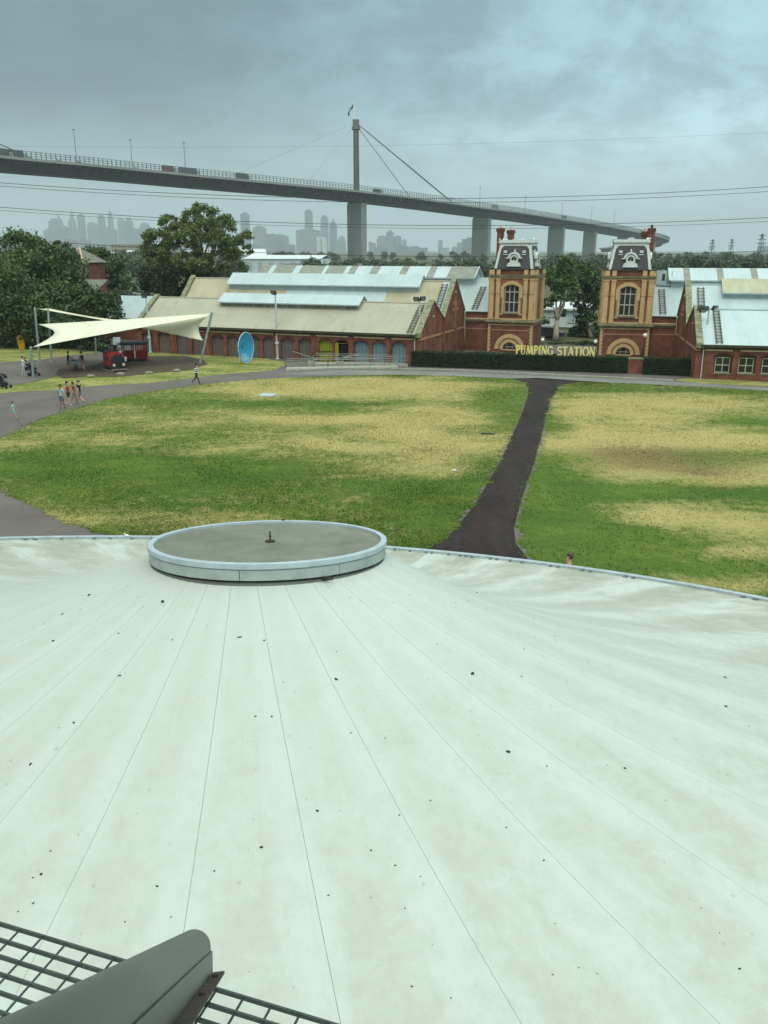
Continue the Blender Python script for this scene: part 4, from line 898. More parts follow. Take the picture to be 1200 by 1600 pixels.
# ------------------------------------------------------------------ trees
M_BARK = M('grey_bark', (118, 108, 94), 0.9, 0.25, 3, 0, 0.5, (1, 1, .3))
M_GUMBARK = M('pale_gum_bark', (172, 160, 142), 0.85, 0.22, 2, 0, 0.3, (1, 1, .3))
L_DARK = leaf_mat('dark_leaf', (44, 62, 34), (76, 96, 54)); L_MID = leaf_mat('mid_leaf', (54, 76, 42), (98, 118, 68))
L_GUM = leaf_mat('gum_leaf', (78, 92, 46), (120, 132, 76)); L_FAR = leaf_mat('far_leaf', (60, 78, 52), (90, 104, 70)); L_HEDGE = leaf_mat('hedge_leaf', (34, 52, 26), (56, 76, 38))
def leaf_cloud(centres, size, rng, flat_=0.0):
    """one quad per centre, random attitude; returns vertices and faces"""
    n = len(centres)
    a = rng.normal(size=(n, 3)); a /= np.linalg.norm(a, axis=1)[:, None]
    nrm = rng.normal(size=(n, 3)); nrm[:, 2] += flat_; b_ = np.cross(a, nrm); b_ /= (np.linalg.norm(b_, axis=1)[:, None] + 1e-9)
    s = size * rng.uniform(.6, 1.3, (n, 1)); w = s * rng.uniform(.45, .8, (n, 1))
    V = np.stack([centres - a*s, centres - b_*w, centres + a*s, centres + b_*w], 1).reshape(-1, 3)
    i = np.arange(n)[:, None] * 4 + np.arange(4)[None]
    return V, i
def quads(name, V, F, mat, parent=None):
    me = bpy.data.meshes.new(name); n = len(F)
    me.vertices.add(len(V)); me.vertices.foreach_set('co', np.asarray(V, np.float32).ravel())
    me.loops.add(n * 4); me.loops.foreach_set('vertex_index', np.asarray(F, np.int32).ravel())
    me.polygons.add(n); me.polygons.foreach_set('loop_start', np.arange(0, n*4, 4, dtype=np.int32))
    me.materials.append(mat); me.update(calc_edges=True); return put(name, me, parent)
def crown_points(blobs, dens, rng, clump=0.16):
    out = []
    for (x, y, z, r) in blobs:
        k = max(6, int(10 * r))                             # clumps on the blob
        d = rng.normal(size=(k, 3)); d /= np.linalg.norm(d, axis=1)[:, None]
        c = d * (r * rng.uniform(.35, 1.0, (k, 1))**.6) * [1, 1, .85] + [x, y, z]
        m = max(4, int(dens * r * r / k))
        rad = max(.28, r * clump * 1.9)
        p = np.repeat(c, m, 0) + rng.normal(size=(k*m, 3)) * rad * [.55, .55, .4]
        out.append(p)
    return np.concatenate(out)
def tree(name, label, base, blobs, leaf, size, dens, seed, bark=M_BARK, tr=0.35, group=None, limbs=True, lean=0.0, split=0.45):
    rng = np.random.default_rng(seed); root = empty(name, (base[0], base[1], 0), 0, label, 'tree', group)
    loc = [(b[0] - base[0], b[1] - base[1], b[2], b[3]) for b in blobs]
    P = crown_points(loc, dens, rng); P[:, 2] = np.maximum(P[:, 2], .15)
    V, F = leaf_cloud(P, size, rng); quads('crown', V, F, leaf, root)
    zc = np.mean([b[2] for b in loc]); top = Vector((np.mean([b[0] for b in loc]), np.mean([b[1] for b in loc]), zc))
    fork = Vector((top.x * split + lean, top.y * split, zc * split))
    tb = MB(); tb.tube([(0, 0, -.1), (fork.x * .4, fork.y * .4, fork.z * .5), fork, fork.lerp(top, .6)], [tr, tr * .8, tr * .62, tr * .3], 8)
    if limbs:
        for (x, y, z, r) in loc:
            e = Vector((x, y, z)); st = fork.lerp(top, random.uniform(0, .5)); mid = st.lerp(e, .5) + Vector((random.uniform(-.4, .4), random.uniform(-.4, .4), random.uniform(-.5, .2)))
            tb.tube([st, mid, e], [tr * .42, tr * .28, tr * .1], 5)
    tb.build('trunk', bark, root, True)
    return root
def BL(D_, k=1.0, *l): return [(*p, r * D_ / 1295 * k) for p, r in l]
gl = BL(122, 1.0, ((-25.54, 122.00, 15.49), 15), ((-23.63, 121.00, 14.61), 21), ((-27.54, 123.00, 14.34), 18), ((-22.09, 122.00, 13.89), 17), ((-29.93, 122.00, 13.89), 17), ((-31.04, 121.00, 12.36), 20), ((-26.56, 120.00, 12.34), 24), ((-22.63, 121.00, 12.02), 25), ((-19.93, 123.00, 12.21), 16), ((-32.66, 122.00, 11.01), 17), ((-29.19, 120.00, 10.24), 20), ((-25.69, 120.00, 9.65), 20), ((-21.41, 122.00, 9.98), 15), ((-19.20, 123.00, 10.67), 8), ((-24.17, 121.00, 8.79), 12), ((-31.71, 121.00, 9.64), 18), ((-22.42, 122.00, 8.08), 9), ((-20.41, 123.00, 8.24), 9))
tree('gum_tree', 'tall rounded olive green gum tree with pale limbs behind the brick wing', (-36.00, 166.43), gl, L_GUM, .17, 640, 2, M_GUMBARK, .5, None, True, 0, .55)
tree('dark_shrub_tree', 'dark dense tree standing under the gum tree', (-41.32, 162.66), BL(128, 1, ((-33.96, 128.00, 6.87), 24), ((-30.27, 128.00, 6.59), 27), ((-26.44, 128.00, 6.87), 18), ((-32.08, 127.00, 4.52), 27), ((-28.75, 128.00, 3.82), 25), ((-35.92, 129.00, 4.98), 12), ((-22.26, 130.00, 6.06), 16), ((-20.01, 131.00, 5.56), 14)), L_DARK, .2, 560, 3)
tree('broadleaf_tree', 'large leafy green tree rising behind the shade sail at the left edge', (-42.41, 99.00, -1.64)[:2], BL(99, 1, ((-42.38, 99.00, 9.80), 42), ((-38.82, 99.00, 10.22), 30), ((-40.06, 97.00, 7.33), 55), ((-37.24, 100.00, 8.16), 36), ((-44.75, 98.00, 5.39), 52), ((-38.87, 96.00, 3.88), 50), ((-36.21, 99.00, 4.98), 34), ((-47.06, 100.00, 8.52), 44)), L_MID, .17, 600, 4, M_BARK, .45)
tree('cypress_tree', 'dark narrow-topped tree right of the large leafy tree', (-39.30, 104.00, -2.25)[:2], BL(104, 1, ((-38.47, 104.00, 11.01), 15), ((-37.95, 104.00, 9.54), 20), ((-37.87, 104.00, 7.55), 24), ((-37.50, 104.00, 5.30), 28)), L_DARK, .22, 330, 5)
tree('rounded_bush', 'low dark rounded bush behind the shade sail', (-31.22, 94.00, -0.46)[:2], BL(94, 1, ((-30.73, 94.00, 3.67), 27), ((-29.56, 94.00, 2.63), 15), ((-31.91, 94.00, 4.57), 26), ((-33.37, 93.00, 2.92), 34), ((-30.06, 95.00, 5.06), 13), ((-31.79, 93.00, 1.20), 26)), L_DARK, .20, 420, 6, M_BARK, .2)
tree('rounded_bush', 'shadowed bushes behind the yellow bin', (-40.62, 96.00, -0.18)[:2], BL(96, 1, ((-37.47, 96.00, 1.61), 32), ((-40.34, 96.00, 1.97), 36), ((-43.66, 96.00, 1.61), 34), ((-46.57, 96.00, 1.61), 34), ((-35.36, 95.00, 1.00), 20)), L_DARK, .20, 420, 7, M_BARK, .2)
tree('broadleaf_tree', 'lighter green tree beyond the slate-roofed brick lookout', (-52.76, 160.00, 1.57)[:2], BL(160, 1, ((-53.17, 160.00, 9.14), 20), ((-50.23, 160.00, 7.78), 20), ((-49.07, 160.00, 5.04), 18), ((-52.43, 160.00, 4.81), 22), ((-47.24, 158.00, 3.06), 14), ((-55.27, 160.00, 9.37), 15), ((-49.37, 157.00, 2.20), 16)), L_MID, .32, 300, 8)
tree('courtyard_tree', 'open-limbed tree between the two towers with bare lower branches', (21.20, 104.00, -1.62)[:2], BL(108, 1, ((22.57, 108.00, 8.36), 22), ((20.71, 107.00, 6.85), 17), ((24.68, 109.00, 7.72), 22), ((22.55, 106.00, 5.97), 19), ((20.42, 106.00, 4.59), 11), ((20.16, 106.00, 2.26), 7), ((22.38, 107.00, 3.20), 10), ((20.75, 106.00, 0.29), 7)), L_MID, .22, 330, 9, M_GUMBARK, .42, None, True, 0, .40)
tree('courtyard_tree', 'dense dark tree filling the gap beside the right tower', (26.31, 107.00, -1.97)[:2], BL(110, 1, ((26.60, 110.00, 6.90), 20), ((26.38, 110.00, 4.36), 22), ((25.90, 110.00, 1.95), 22), ((27.00, 109.00, -0.40), 20), ((25.02, 110.00, 0.15), 13), ((25.43, 109.00, -1.63), 12)), L_DARK, .20, 420, 10, M_BARK, .3)
RT = [((80.43, 235.00, 6.17), 2.90), ((87.00, 240.00, 7.10), 3.71), ((86.26, 225.00, 7.00), 3.13), ((87.71, 215.00, 5.62), 2.82), ((97.33, 230.00, 7.24), 2.84), ((97.64, 222.00, 6.73), 3.09), ((79.74, 250.00, 4.83), 2.51)]
RTL = ('first', 'second', 'third', 'fourth', 'fifth', 'sixth', 'seventh')
ordx = sorted(range(len(RT)), key=lambda i: RT[i][0][0])
for k, (p, r) in enumerate(RT):
    bl = [(p[0], p[1], p[2] - r*.2, r*.8), (p[0] - r*.8, p[1], p[2] - r*.9, r*.75), (p[0] + r*.8, p[1], p[2] - r*.8, r*.8), (p[0], p[1], max(p[2] - r*1.8, 1), r*.9)]
    tree('background_tree', 'dark bushy tree behind the right wing roof, %s from the right tower' % RTL[ordx.index(k)], (p[0], p[1]), bl, L_FAR, .42, 130, 40 + k, M_BARK, .35, 'trees behind the right wing')

# far wood on both banks: one mass
def wood(name, label, segs, seed, mat=L_FAR):
    rng = np.random.default_rng(seed); bl = []
    for (a, c, h, w, n) in segs:
        for i in range(n):
            f = rng.uniform(); d = rng.uniform(0, 1)
            x = a[0] + (c[0] - a[0]) * f; y = a[1] + (c[1] - a[1]) * f + d * w; r = h * rng.uniform(.32, .5)
            bl.append((x, y, h * rng.uniform(.45, .75), r)); bl.append((x + rng.normal() * r, y, h * .3, r * .9))
    P = crown_points(bl, 40, rng); P[:, 2] = np.maximum(P[:, 2], .2); V, F = leaf_cloud(P, .55, rng)
    tag(quads(name, V, F, mat), label, 'wood', kind='stuff')
wood('far_wood', 'belt of dark trees along the far side of the grounds below the bridge', [((-30, 300), (260, 300), 7.4, 60, 150), ((60, 420), (420, 420), 8.5, 120, 150)], 21)
wood('river_wood', 'dark wooded far bank of the river below the city', [((-300, 345), (-60, 335), 8.5, 30, 110), ((-420, 480), (-60, 480), 10, 60, 120)], 22)
wood('horizon_wood', 'hazy line of trees on the horizon under the skyline', [((-900, 900), (900, 900), 9, 200, 230)], 23)

# ------------------------------------------------------------------ far side: houses, sheds, river bank
M_SLATEG = M('lichen_slate', (124, 126, 108), 0.9, 0.2, 1.5, 0, .3, (1, 1, 3)); M_WSHED = M('white_shed_cladding', (212, 220, 216), 0.6, 0.1, .4)
M_TAN = M('tan_render', (168, 158, 136), 0.85, .12, .5)
hs = empty('brick_lookout', (-44.80, 128.00, 3.36)[:2] + (0,), R_(-22), 'small brick lookout with grey pyramid roof among the left trees', 'building')
zb = (-44.42, 128.00, 6.87)[2]
MB().box(-2.3, 2.3, -2.3, 2.3, 0, zb + 2.0).build('wall', M_BRICK, hs)
MB().hexa([(i*2.7, j*2.7, zb + 2.0) for i, j in ((-1,-1),(1,-1),(1,1),(-1,1))], [(i*.08, j*.08, zb + 4.0) for i, j in ((-1,-1),(1,-1),(1,1),(-1,1))]).build('roof', M_SLATEG, hs)
for x in (-1.1, .3, 1.5): MB().box(x - .35, x + .35, -2.36, -2.302, zb + .3, zb + 1.6).build('window', M_GLASSD, hs)
for i in (-1, 1): MB().tube([(i*2.7, -2.7, zb + 2.05), (0, 0, zb + 4.05)], .10, 5).build('hip_ridge', M_PALE, hs)
slab(hs, 'lower_roof', -1, 6.5, (-6.5, zb - 2.6), (-2.31, zb - .3), M_SLATEG, .15); MB().box(-.8, 6.3, -6.2, -2.31, 0, zb - 2.8).build('lower_wall', M_BRICK, hs)
sd_ = empty('white_roofed_shed', (-31.00, 104.00, 2.41)[:2] + (0,), -R_(21.5), 'long shed with pale roof beyond the end of the beige-roofed wing', 'shed')
zt = (-31.92, 108.00, 5.02)[2]; ze_ = (-30.98, 104.00, 2.64)[2]
MB().box(-5, 4.5, .2, 9.5, 0, ze_ - .1).build('wall', M_BRICK, sd_); slab(sd_, 'roof_slope', -5.2, 4.7, (-.2, ze_), (4.8, zt), M_WHITE2); slab(sd_, 'roof_slope', -5.2, 4.7, (4.803, zt), (9.8, ze_), M_WHITE2)
def shed(name, label, c, w, d, h, rise, rz, wall, roofm, bands=0, sign=None):
    o = empty(name, (c[0], c[1], 0), rz, label, 'shed')
    MB().box(-w/2, w/2, 0, d, 0, h).build('wall', wall, o)
    slab(o, 'roof_slope', -w/2 - .4, w/2 + .4, (-.5, h + .05), (d/2, h + rise), roofm, .25); slab(o, 'roof_slope', -w/2 - .4, w/2 + .4, (d/2 + .01, h + rise), (d + .5, h + .05), roofm, .25)
    for i in range(bands): x = -w/2 + w * (i + .5) / bands; MB().box(x - w/bands*.22, x + w/bands*.22, -.12, -.01, h*.25, h*.8).build('roller_door', M_SIDING, o)
    if sign: MB().box(w*.25, w*.48, -.5, -.13, h*.35, h*.95).build('blue_sign', M('blue_sign', (90, 140, 176)), o)
    return o
shed('warehouse', 'long low white warehouse with a blue sign left of the bridge pylon', (-47.25, 400.00, 7.38), 36, 30, 7.0, 1.6, R_(-6), M_WSHED, M_WSHED, 7, True)
shed('warehouse', 'white gabled warehouse half hidden behind the gum tree', (-75.51, 430.00, 8.06), 34, 40, 8.5, 3, R_(10), M_WSHED, M_WSHED, 4)
shed('warehouse', 'brown-roofed low shed in front of the pylon base', (-24.40, 330.00, 6.53), 30, 20, 4.2, 1.6, R_(-4), M_TAN, M('brown_roof', (112, 104, 88)))
shed('warehouse', 'bright white flat-roofed warehouse beyond the river at the left', (-206.58, 620.00, 8.73), 38, 30, 8.6, 1.2, R_(-8), M_TAN, M_WSHED, 5)
shed('warehouse', 'white domed-looking shed just left of the gum tree', (-182.15, 640.00, 8.22), 16, 18, 8.5, 2.5, R_(4), M_WSHED, M_WSHED, 2)
shed('warehouse', 'small pale shed among the trees at the right edge', (133.84, 330.00, 5.36), 8, 9, 4.0, 2.2, R_(-12), M_WSHED, M_WSHED, 1)
ap = empty('apartment_block', (*(-267.80, 900.00, 10.46)[:2], 0), 0, 'pale low apartment block with rows of dark windows beyond the river', 'building')
MB().box(-15, 15, 0, 14, 0, 17).build('wall', M_TAN, ap); MB().box(-15.3, 15.3, -.3, 14.3, 17, 17.5).build('parapet', M_WSHED, ap)
wme = MB().box(-.7, .7, -.08, -.01, -.8, .8).mesh('window', M_GLASSD)
for i in range(9):
    for j in range(4): put('window', wme, ap, (-13 + i*3.25, 0, 3.2 + j*3.8))
b = MB(); pb = [(-101.14, 328.39), (-98.42, 343.80), (-102.22, 369.79), (-113.56, 411.17), (-116.67, 379.34)]
sheet('river_bank', [(-330, 342), (-40, 320), (-30, 345), (-330, 372)], 0.3, M('river_bank', (112, 104, 76), .95, .2, .1), .4)

# ------------------------------------------------------------------ the bridge
M_CONC = M('bridge_concrete', (150, 152, 144), 0.85, 0.10, .06, 0, 0, (1, 1, .3)); M_STEEL = M('bridge_steel', (54, 60, 63), 0.7, 0.14, .08); M_STEELD = M('bridge_steel_dark', (46, 50, 52), 0.75, .12, .1)
M_RAIL = M('bridge_rail', (96, 102, 102), .6, .1, 1); M_PYL = M('pylon_steel', (112, 110, 104), .7, .12, .1); M_CABLEP = M('glare_pale_cable', (168, 176, 174), .5, .08, 1); M_CABLE = M('stay_cable', (82, 86, 84), .6, .08, 1)
br = empty('road_bridge', (0, 0, 0), 0, 'long curving grey road bridge on tall piers crossing the sky behind the towers', 'bridge')
E_ = [Vector(p) for p in ((-265.37, 405.00, 66.27), (-242.55, 450.00, 63.44), (-216.06, 505.00, 61.48), (-175.75, 546.00, 60.39), (-127.02, 590.00, 58.53), (-77.31, 632.00, 56.66), (-21.10, 680.00, 54.46), (31.95, 736.00, 51.86), (89.97, 800.00, 48.11), (135.65, 868.00, 46.57), (184.82, 940.00, 44.08), (233.18, 1015.00, 41.87), (282.65, 1090.00, 38.93), (332.35, 1165.00, 35.64), (372.28, 1225.00, 32.69), (403.70, 1275.00, 30.05), (427.91, 1320.00, 27.99), (446.75, 1365.00, 26.20), (458.63, 1410.00, 24.26), (461.77, 1455.00, 22.16), (452.75, 1495.00, 19.87), (433.22, 1530.00, 17.41), (401.78, 1560.00, 14.81))]
def catmull(P, m):
    out = []
    for i in range(len(P) - 1):
        a, b_, c, d = P[max(i-1, 0)], P[i], P[i+1], P[min(i+2, len(P)-1)]
        for k in range(m):
            t_ = k / m; out.append(0.5 * ((2*b_) + (c - a)*t_ + (2*a - 5*b_ + 4*c - d)*t_*t_ + (3*b_ - a - 3*c + d)*t_**3))
    return out + [P[-1]]
EP = catmull(E_, 14); NB = len(EP)
def nrm_at(i):
    d = EP[min(i+1, NB-1)] - EP[max(i-1, 0)]; return Vector((-d.y, d.x, 0)).normalized()      # away from the camera, to the left of travel
NR = [nrm_at(i) for i in range(NB)]
def sweep(sec, mat, name, parent, smooth=False):
    n = len(sec); q = MB()
    vs = [EP[i] + NR[i]*o + Vector((0, 0, z)) for i in range(NB) for o, z in sec]
    q.add(vs, [(i*n + j, i*n + (j+1) % n, (i+1)*n + (j+1) % n, (i+1)*n + j) for i in range(NB-1) for j in range(n)] + [tuple(range(n)), tuple((NB-1)*n + j for j in range(n))])
    return q.build(name, mat, parent, smooth)
sweep([(0, 0), (34, 0), (34, -.9), (27, -1.8), (23.5, -6.8), (10.5, -6.8), (7, -1.8), (0, -.9)], M_STEEL, 'deck_girder', br)
sweep([(-.15, -1.0), (-.15, .55), (.12, .55), (.12, -1.0)], M_CONC, 'near_parapet', br); sweep([(33.9, -1.0), (33.9, .7), (34.15, .7), (34.15, -1.0)], M_CONC, 'far_parapet', br)
for z in (1.5, 2.7, 3.9): sweep([(-.06, z), (-.06, z + .26), (.06, z + .26), (.06, z)], M_RAIL, 'fence_rail', br)
arcl = [0.0]
for i in range(1, NB): arcl.append(arcl[-1] + (EP[i] - EP[i-1]).length)
def at_s(s):
    s = min(max(s, 0), arcl[-1] - .01); i = int(np.searchsorted(arcl, s, 'right')) - 1; f = (s - arcl[i]) / (arcl[i+1] - arcl[i])
    return EP[i].lerp(EP[i+1], f), NR[i]
fp, brk = MB(), MB(); s = 0
while s < arcl[-1]:
    p, n_ = at_s(s); fp.box(p.x - .2, p.x + .2, p.y - .2, p.y + .2, p.z + .4, p.z + 4.1); s += 2.9
s = 0
while s < arcl[-1]:
    p, n_ = at_s(s); t_ = Vector((n_.y, -n_.x, 0)) * .25
    A = [p + n_*.1 + Vector((0, 0, -.92)), p + n_*7.2 + Vector((0, 0, -1.7)), p + n_*10.2 + Vector((0, 0, -6.2)), p + n_*7.9 + Vector((0, 0, -3.9)), p + n_*.2 + Vector((0, 0, -1.5))]
    brk.add([a - t_ for a in A] + [a + t_ for a in A], [(0,1,2,3,4), (9,8,7,6,5)] + [((i+1) % 5, i, i+5, (i+1) % 5 + 5) for i in range(5)]); s += 6.5
tag(fp.build('fence_post', M_RAIL, br), kind='stuff'); tag(brk.build('deck_bracket', M_STEELD, br), kind='stuff')
def s_near(x, y, off=17.0):
    """deck station whose point `off` metres in from the near edge lies in the bearing of (x, y)"""
    return min(range(NB), key=lambda i: abs(math.atan2(EP[i].x + NR[i].x*off, EP[i].y + NR[i].y*off) - math.atan2(x, y)) + (0 if EP[i].y < 1370 else 1))
for (x, y, _), wd in (((-20.86, 680.00, 53.54), 19), ((89.41, 800.00, 47.57), 20), ((184.84, 940.00, 43.76), 21), ((243.47, 1030.00, 41.27), 18), ((309.83, 1130.00, 36.45), 17), ((371.38, 1225.00, 32.69), 24)):
    i = s_near(x, y); p, n_ = EP[i], NR[i]; t_ = Vector((n_.y, -n_.x, 0))
    ctr = p + n_ * 17; hw_ = wd / 2 * .86
    top = p.z - 6.8; q = MB()
    lo = [ctr + t_*a*3.0 + n_*b_*hw_ * 1.0 for a, b_ in ((-1,-1),(1,-1),(1,1),(-1,1))]
    q.hexa([Vector((v.x, v.y, -1)) for v in lo], [Vector((v.x, v.y, top - .6)) for v in lo]); o = q.build('pier', M_CONC, br)
    q = MB(); q.hexa([Vector((v.x, v.y, top - .6)) - (v - ctr)*.1 for v in lo], [Vector((v.x, v.y, top)) - (v - ctr)*.1 for v in lo]); q.build('bearing', M_STEELD, o)
i = s_near(*(-20.86, 680.00, 53.54)[:2]); pc = EP[i] + NR[i]*17; zt = (-20.89, 690.00, 107.29)[2]
q = MB(); w = 2.3
q.hexa([(pc.x + a*w, pc.y + c*w, pc.z - 1) for a, c in ((-1,-1),(1,-1),(1,1),(-1,1))], [(pc.x + a*w*.92, pc.y + c*w*.92, zt - 7) for a, c in ((-1,-1),(1,-1),(1,1),(-1,1))]); pl = q.build('pylon', M_PYL, br)
MB().box(pc.x - 3.2, pc.x + 3.2, pc.y - 3.2, pc.y + 3.2, zt - 7, zt - 5).build('pylon_collar', M_PYL, pl); MB().box(pc.x - 2.5, pc.x + 2.5, pc.y - 2.5, pc.y + 2.5, zt - 5, zt).build('pylon_head', M_PYL, pl)
for a in (-.35, .35): MB().box(pc.x + a*w*1.6 - .25, pc.x + a*w*1.6 + .25, pc.y - w - .25, pc.y - w + .1, pc.z, zt - 7.1).build('pylon_rib', M_STEELD, pl)
fz_ = (-21.71, 690.00, 121.37)[2]
MB().tube([(pc.x - 1.5, pc.y, zt), (pc.x - 1.5, pc.y, fz_)], [.6, .42], 6).build('flag_pole', M('flag_pole_white', (236, 238, 236), .4, .03, 1), pl)
fl = MB(); F0 = Vector((pc.x - 1.4, pc.y, fz_ - 2))
prev = None
for k in range(8):
    f = k / 7; a = F0 + Vector((-5.0*f, .8*math.sin(f*7), -8.0*f**1.1)); c = a + Vector((-1.0*math.sin(f*5) - .3, .4, -3.6 + 1.8*f))
    if prev: fl.add([prev[0], prev[1], c, a], [(0, 1, 2, 3)])
    prev = (a, c)
sf = fl.build('flag', flat('flag_navy', (40, 44, 60)), pl)
def cable(px0, tx, r=.28, m=M_CABLE, off=17):
    i = s_near(*tx[:2]); e = EP[i] + NR[i]*off + Vector((0, 0, .3))
    MB().tube([Vector((pc.x, pc.y, zt - px0)), e], r, 5).build('stay_cable', m, br)
for off in (16.2, 17.8): cable(2.0, (65.13, 775.00, 50.63), .30, M_CABLE, off)
cable(3.5, (20.97, 725.00, 52.47), .24); cable(3.0, (-59.74, 648.00, 55.88), .12, M_CABLEP); cable(2.0, (-110.80, 605.00, 58.13), .14, M_CABLEP)  # left stays: haze and glare put into a paler cable colour
i2 = s_near(*(-197.56, 524.00, 61.15)[:2]); MB().tube([EP[i2] + NR[i2]*17, Vector((-277.32, 430.00, 103.90)) + NR[i2]*17], .3, 5).build('stay_cable', M_CABLE, br)
for x0 in (112, 207, 291, 750, 820, 880, 925, 962):
    pass
LAMPS = [((-184.64, 536.00, 81.21), (-186.78, 536.00, 62.31)), ((-156.47, 562.00, 78.45), (-158.12, 562.00, 60.36)), ((-128.86, 588.00, 79.68), (-130.30, 588.00, 59.54)), ((86.41, 800.00, 67.06), (87.03, 800.00, 49.20)), ((139.20, 876.00, 64.17), (140.08, 876.00, 46.90)), ((194.25, 958.00, 61.41), (195.40, 958.00, 43.74)), ((243.96, 1035.00, 60.57), (245.35, 1035.00, 42.14)), ((290.36, 1104.00, 57.88), (291.95, 1104.00, 38.91))]
for k, (a, c) in enumerate(LAMPS):
    i = s_near(a[0], a[1]); p = EP[i] + NR[i]*17; lp = empty('bridge_lamp', p, 0, None, 'street lamp', 'lamps along the bridge')
    lp['label'] = ('lamp mast on the bridge, %s of the three standing left of the gum tree' % ('leftmost', 'middle', 'rightmost')[k]) if k < 3 else 'lamp mast on the bridge deck, %s to the right of the stay cables' % ('first', 'second', 'third', 'fourth', 'fifth')[k - 3]
    h = max(a[2] - p.z, 8)
    MB().tube([(0, 0, 0), (0, 0, h)], [.26, .14], 5).build('mast', M_RAIL, lp); MB().box(-.9, .9, -.3, .3, h, h + .45).build('lamp_head', M_RAIL, lp)
M_TYRE = flat('tyre_rubber', (30, 30, 30), .9)
def truck(k, x, label, col, L, hgt, box=True):
    i = s_near(*x[:2], 3.6); p = EP[i] + NR[i]*3.6; d = EP[min(i+1, NB-1)] - EP[i]; rz = math.atan2(d.y, d.x)
    o = empty('truck' if L > 6 else 'car', p, rz, label, 'truck' if L > 6 else 'car', 'traffic on the bridge'); cm = M('paint_%d' % k, col, .5, .1, .3)
    if L > 6:
        MB().box(-L/2, L/2 - 2.4, -1.2, 1.2, 1.1, hgt).build('cargo_box', cm, o); MB().prism([(L/2 - 2.2, .7), (L/2, .7), (L/2, 2.0), (L/2 - .4, 3.1), (L/2 - 2.2, 3.2)], 'xz', -1.15, 1.15).build('cab', M('cab_white', (190, 192, 188)), o)
        MB().box(-L/2, L/2 - .2, -.5, .5, .7, 1.1).build('chassis', M_STEELD, o)
    else:
        MB().prism([(-L/2, .4), (L/2, .4), (L/2, .85), (L*.22, 1.0), (L*.05, 1.5), (-L*.35, 1.5), (-L/2, 1.0)], 'xz', -.85, .85).build('body', cm, o)
    for a in (-L*.36, -L*.24, L*.36) if L > 6 else (-L*.3, L*.3):
        for sy in (-1, 1): MB().tube([(a, sy*.95 - .15, .48), (a, sy*.95 + .15, .48)], .48 if L > 6 else .32, 10).build('wheel', M_TYRE, o)
for k, (x, lb, c, L, h) in enumerate((
    ((-215.18, 505.00, 62.64), 'grey truck on the bridge cut by the left edge of the picture', (86, 84, 84), 11, 4.4), ((-209.82, 511.00, 62.59), 'slate blue box truck on the bridge near the left edge', (70, 80, 92), 11, 4.5),
    ((-139.28, 580.00, 59.65), 'dull red box truck on the bridge above the gum tree', (124, 72, 66), 10, 4.4), ((-128.23, 590.00, 59.32), 'long blue-grey semi-trailer following the red truck on the bridge', (84, 98, 108), 15, 4.4), ((-96.51, 616.00, 57.77), 'dark grey truck on the bridge right of the blue-grey semi-trailer', (80, 84, 82), 11, 4.3),
    ((-192.34, 530.00, 61.03), 'small silver car on the bridge left of the red truck', (150, 152, 150), 4.6, 1.5), ((-183.83, 538.00, 60.73), 'dark car on the bridge just right of the silver car', (70, 72, 74), 4.6, 1.5), ((-155.80, 565.00, 59.88), 'pale car on the bridge right behind the red truck', (170, 170, 166), 4.6, 1.5),
    ((-4.04, 700.00, 53.39), 'dark van-length truck on the bridge just right of the pylon', (66, 70, 70), 9, 3.4), ((101.76, 815.00, 47.71), 'pale truck on the bridge above the left tower', (150, 158, 158), 11, 4.2), ((122.30, 850.00, 46.40), 'grey car on the bridge right of the pale truck', (96, 100, 100), 4.6, 1.5), ((197.95, 960.00, 43.15), 'dark truck on the bridge between the two towers', (80, 84, 86), 10, 4.0))): truck(k, x, lb, c, L, h)

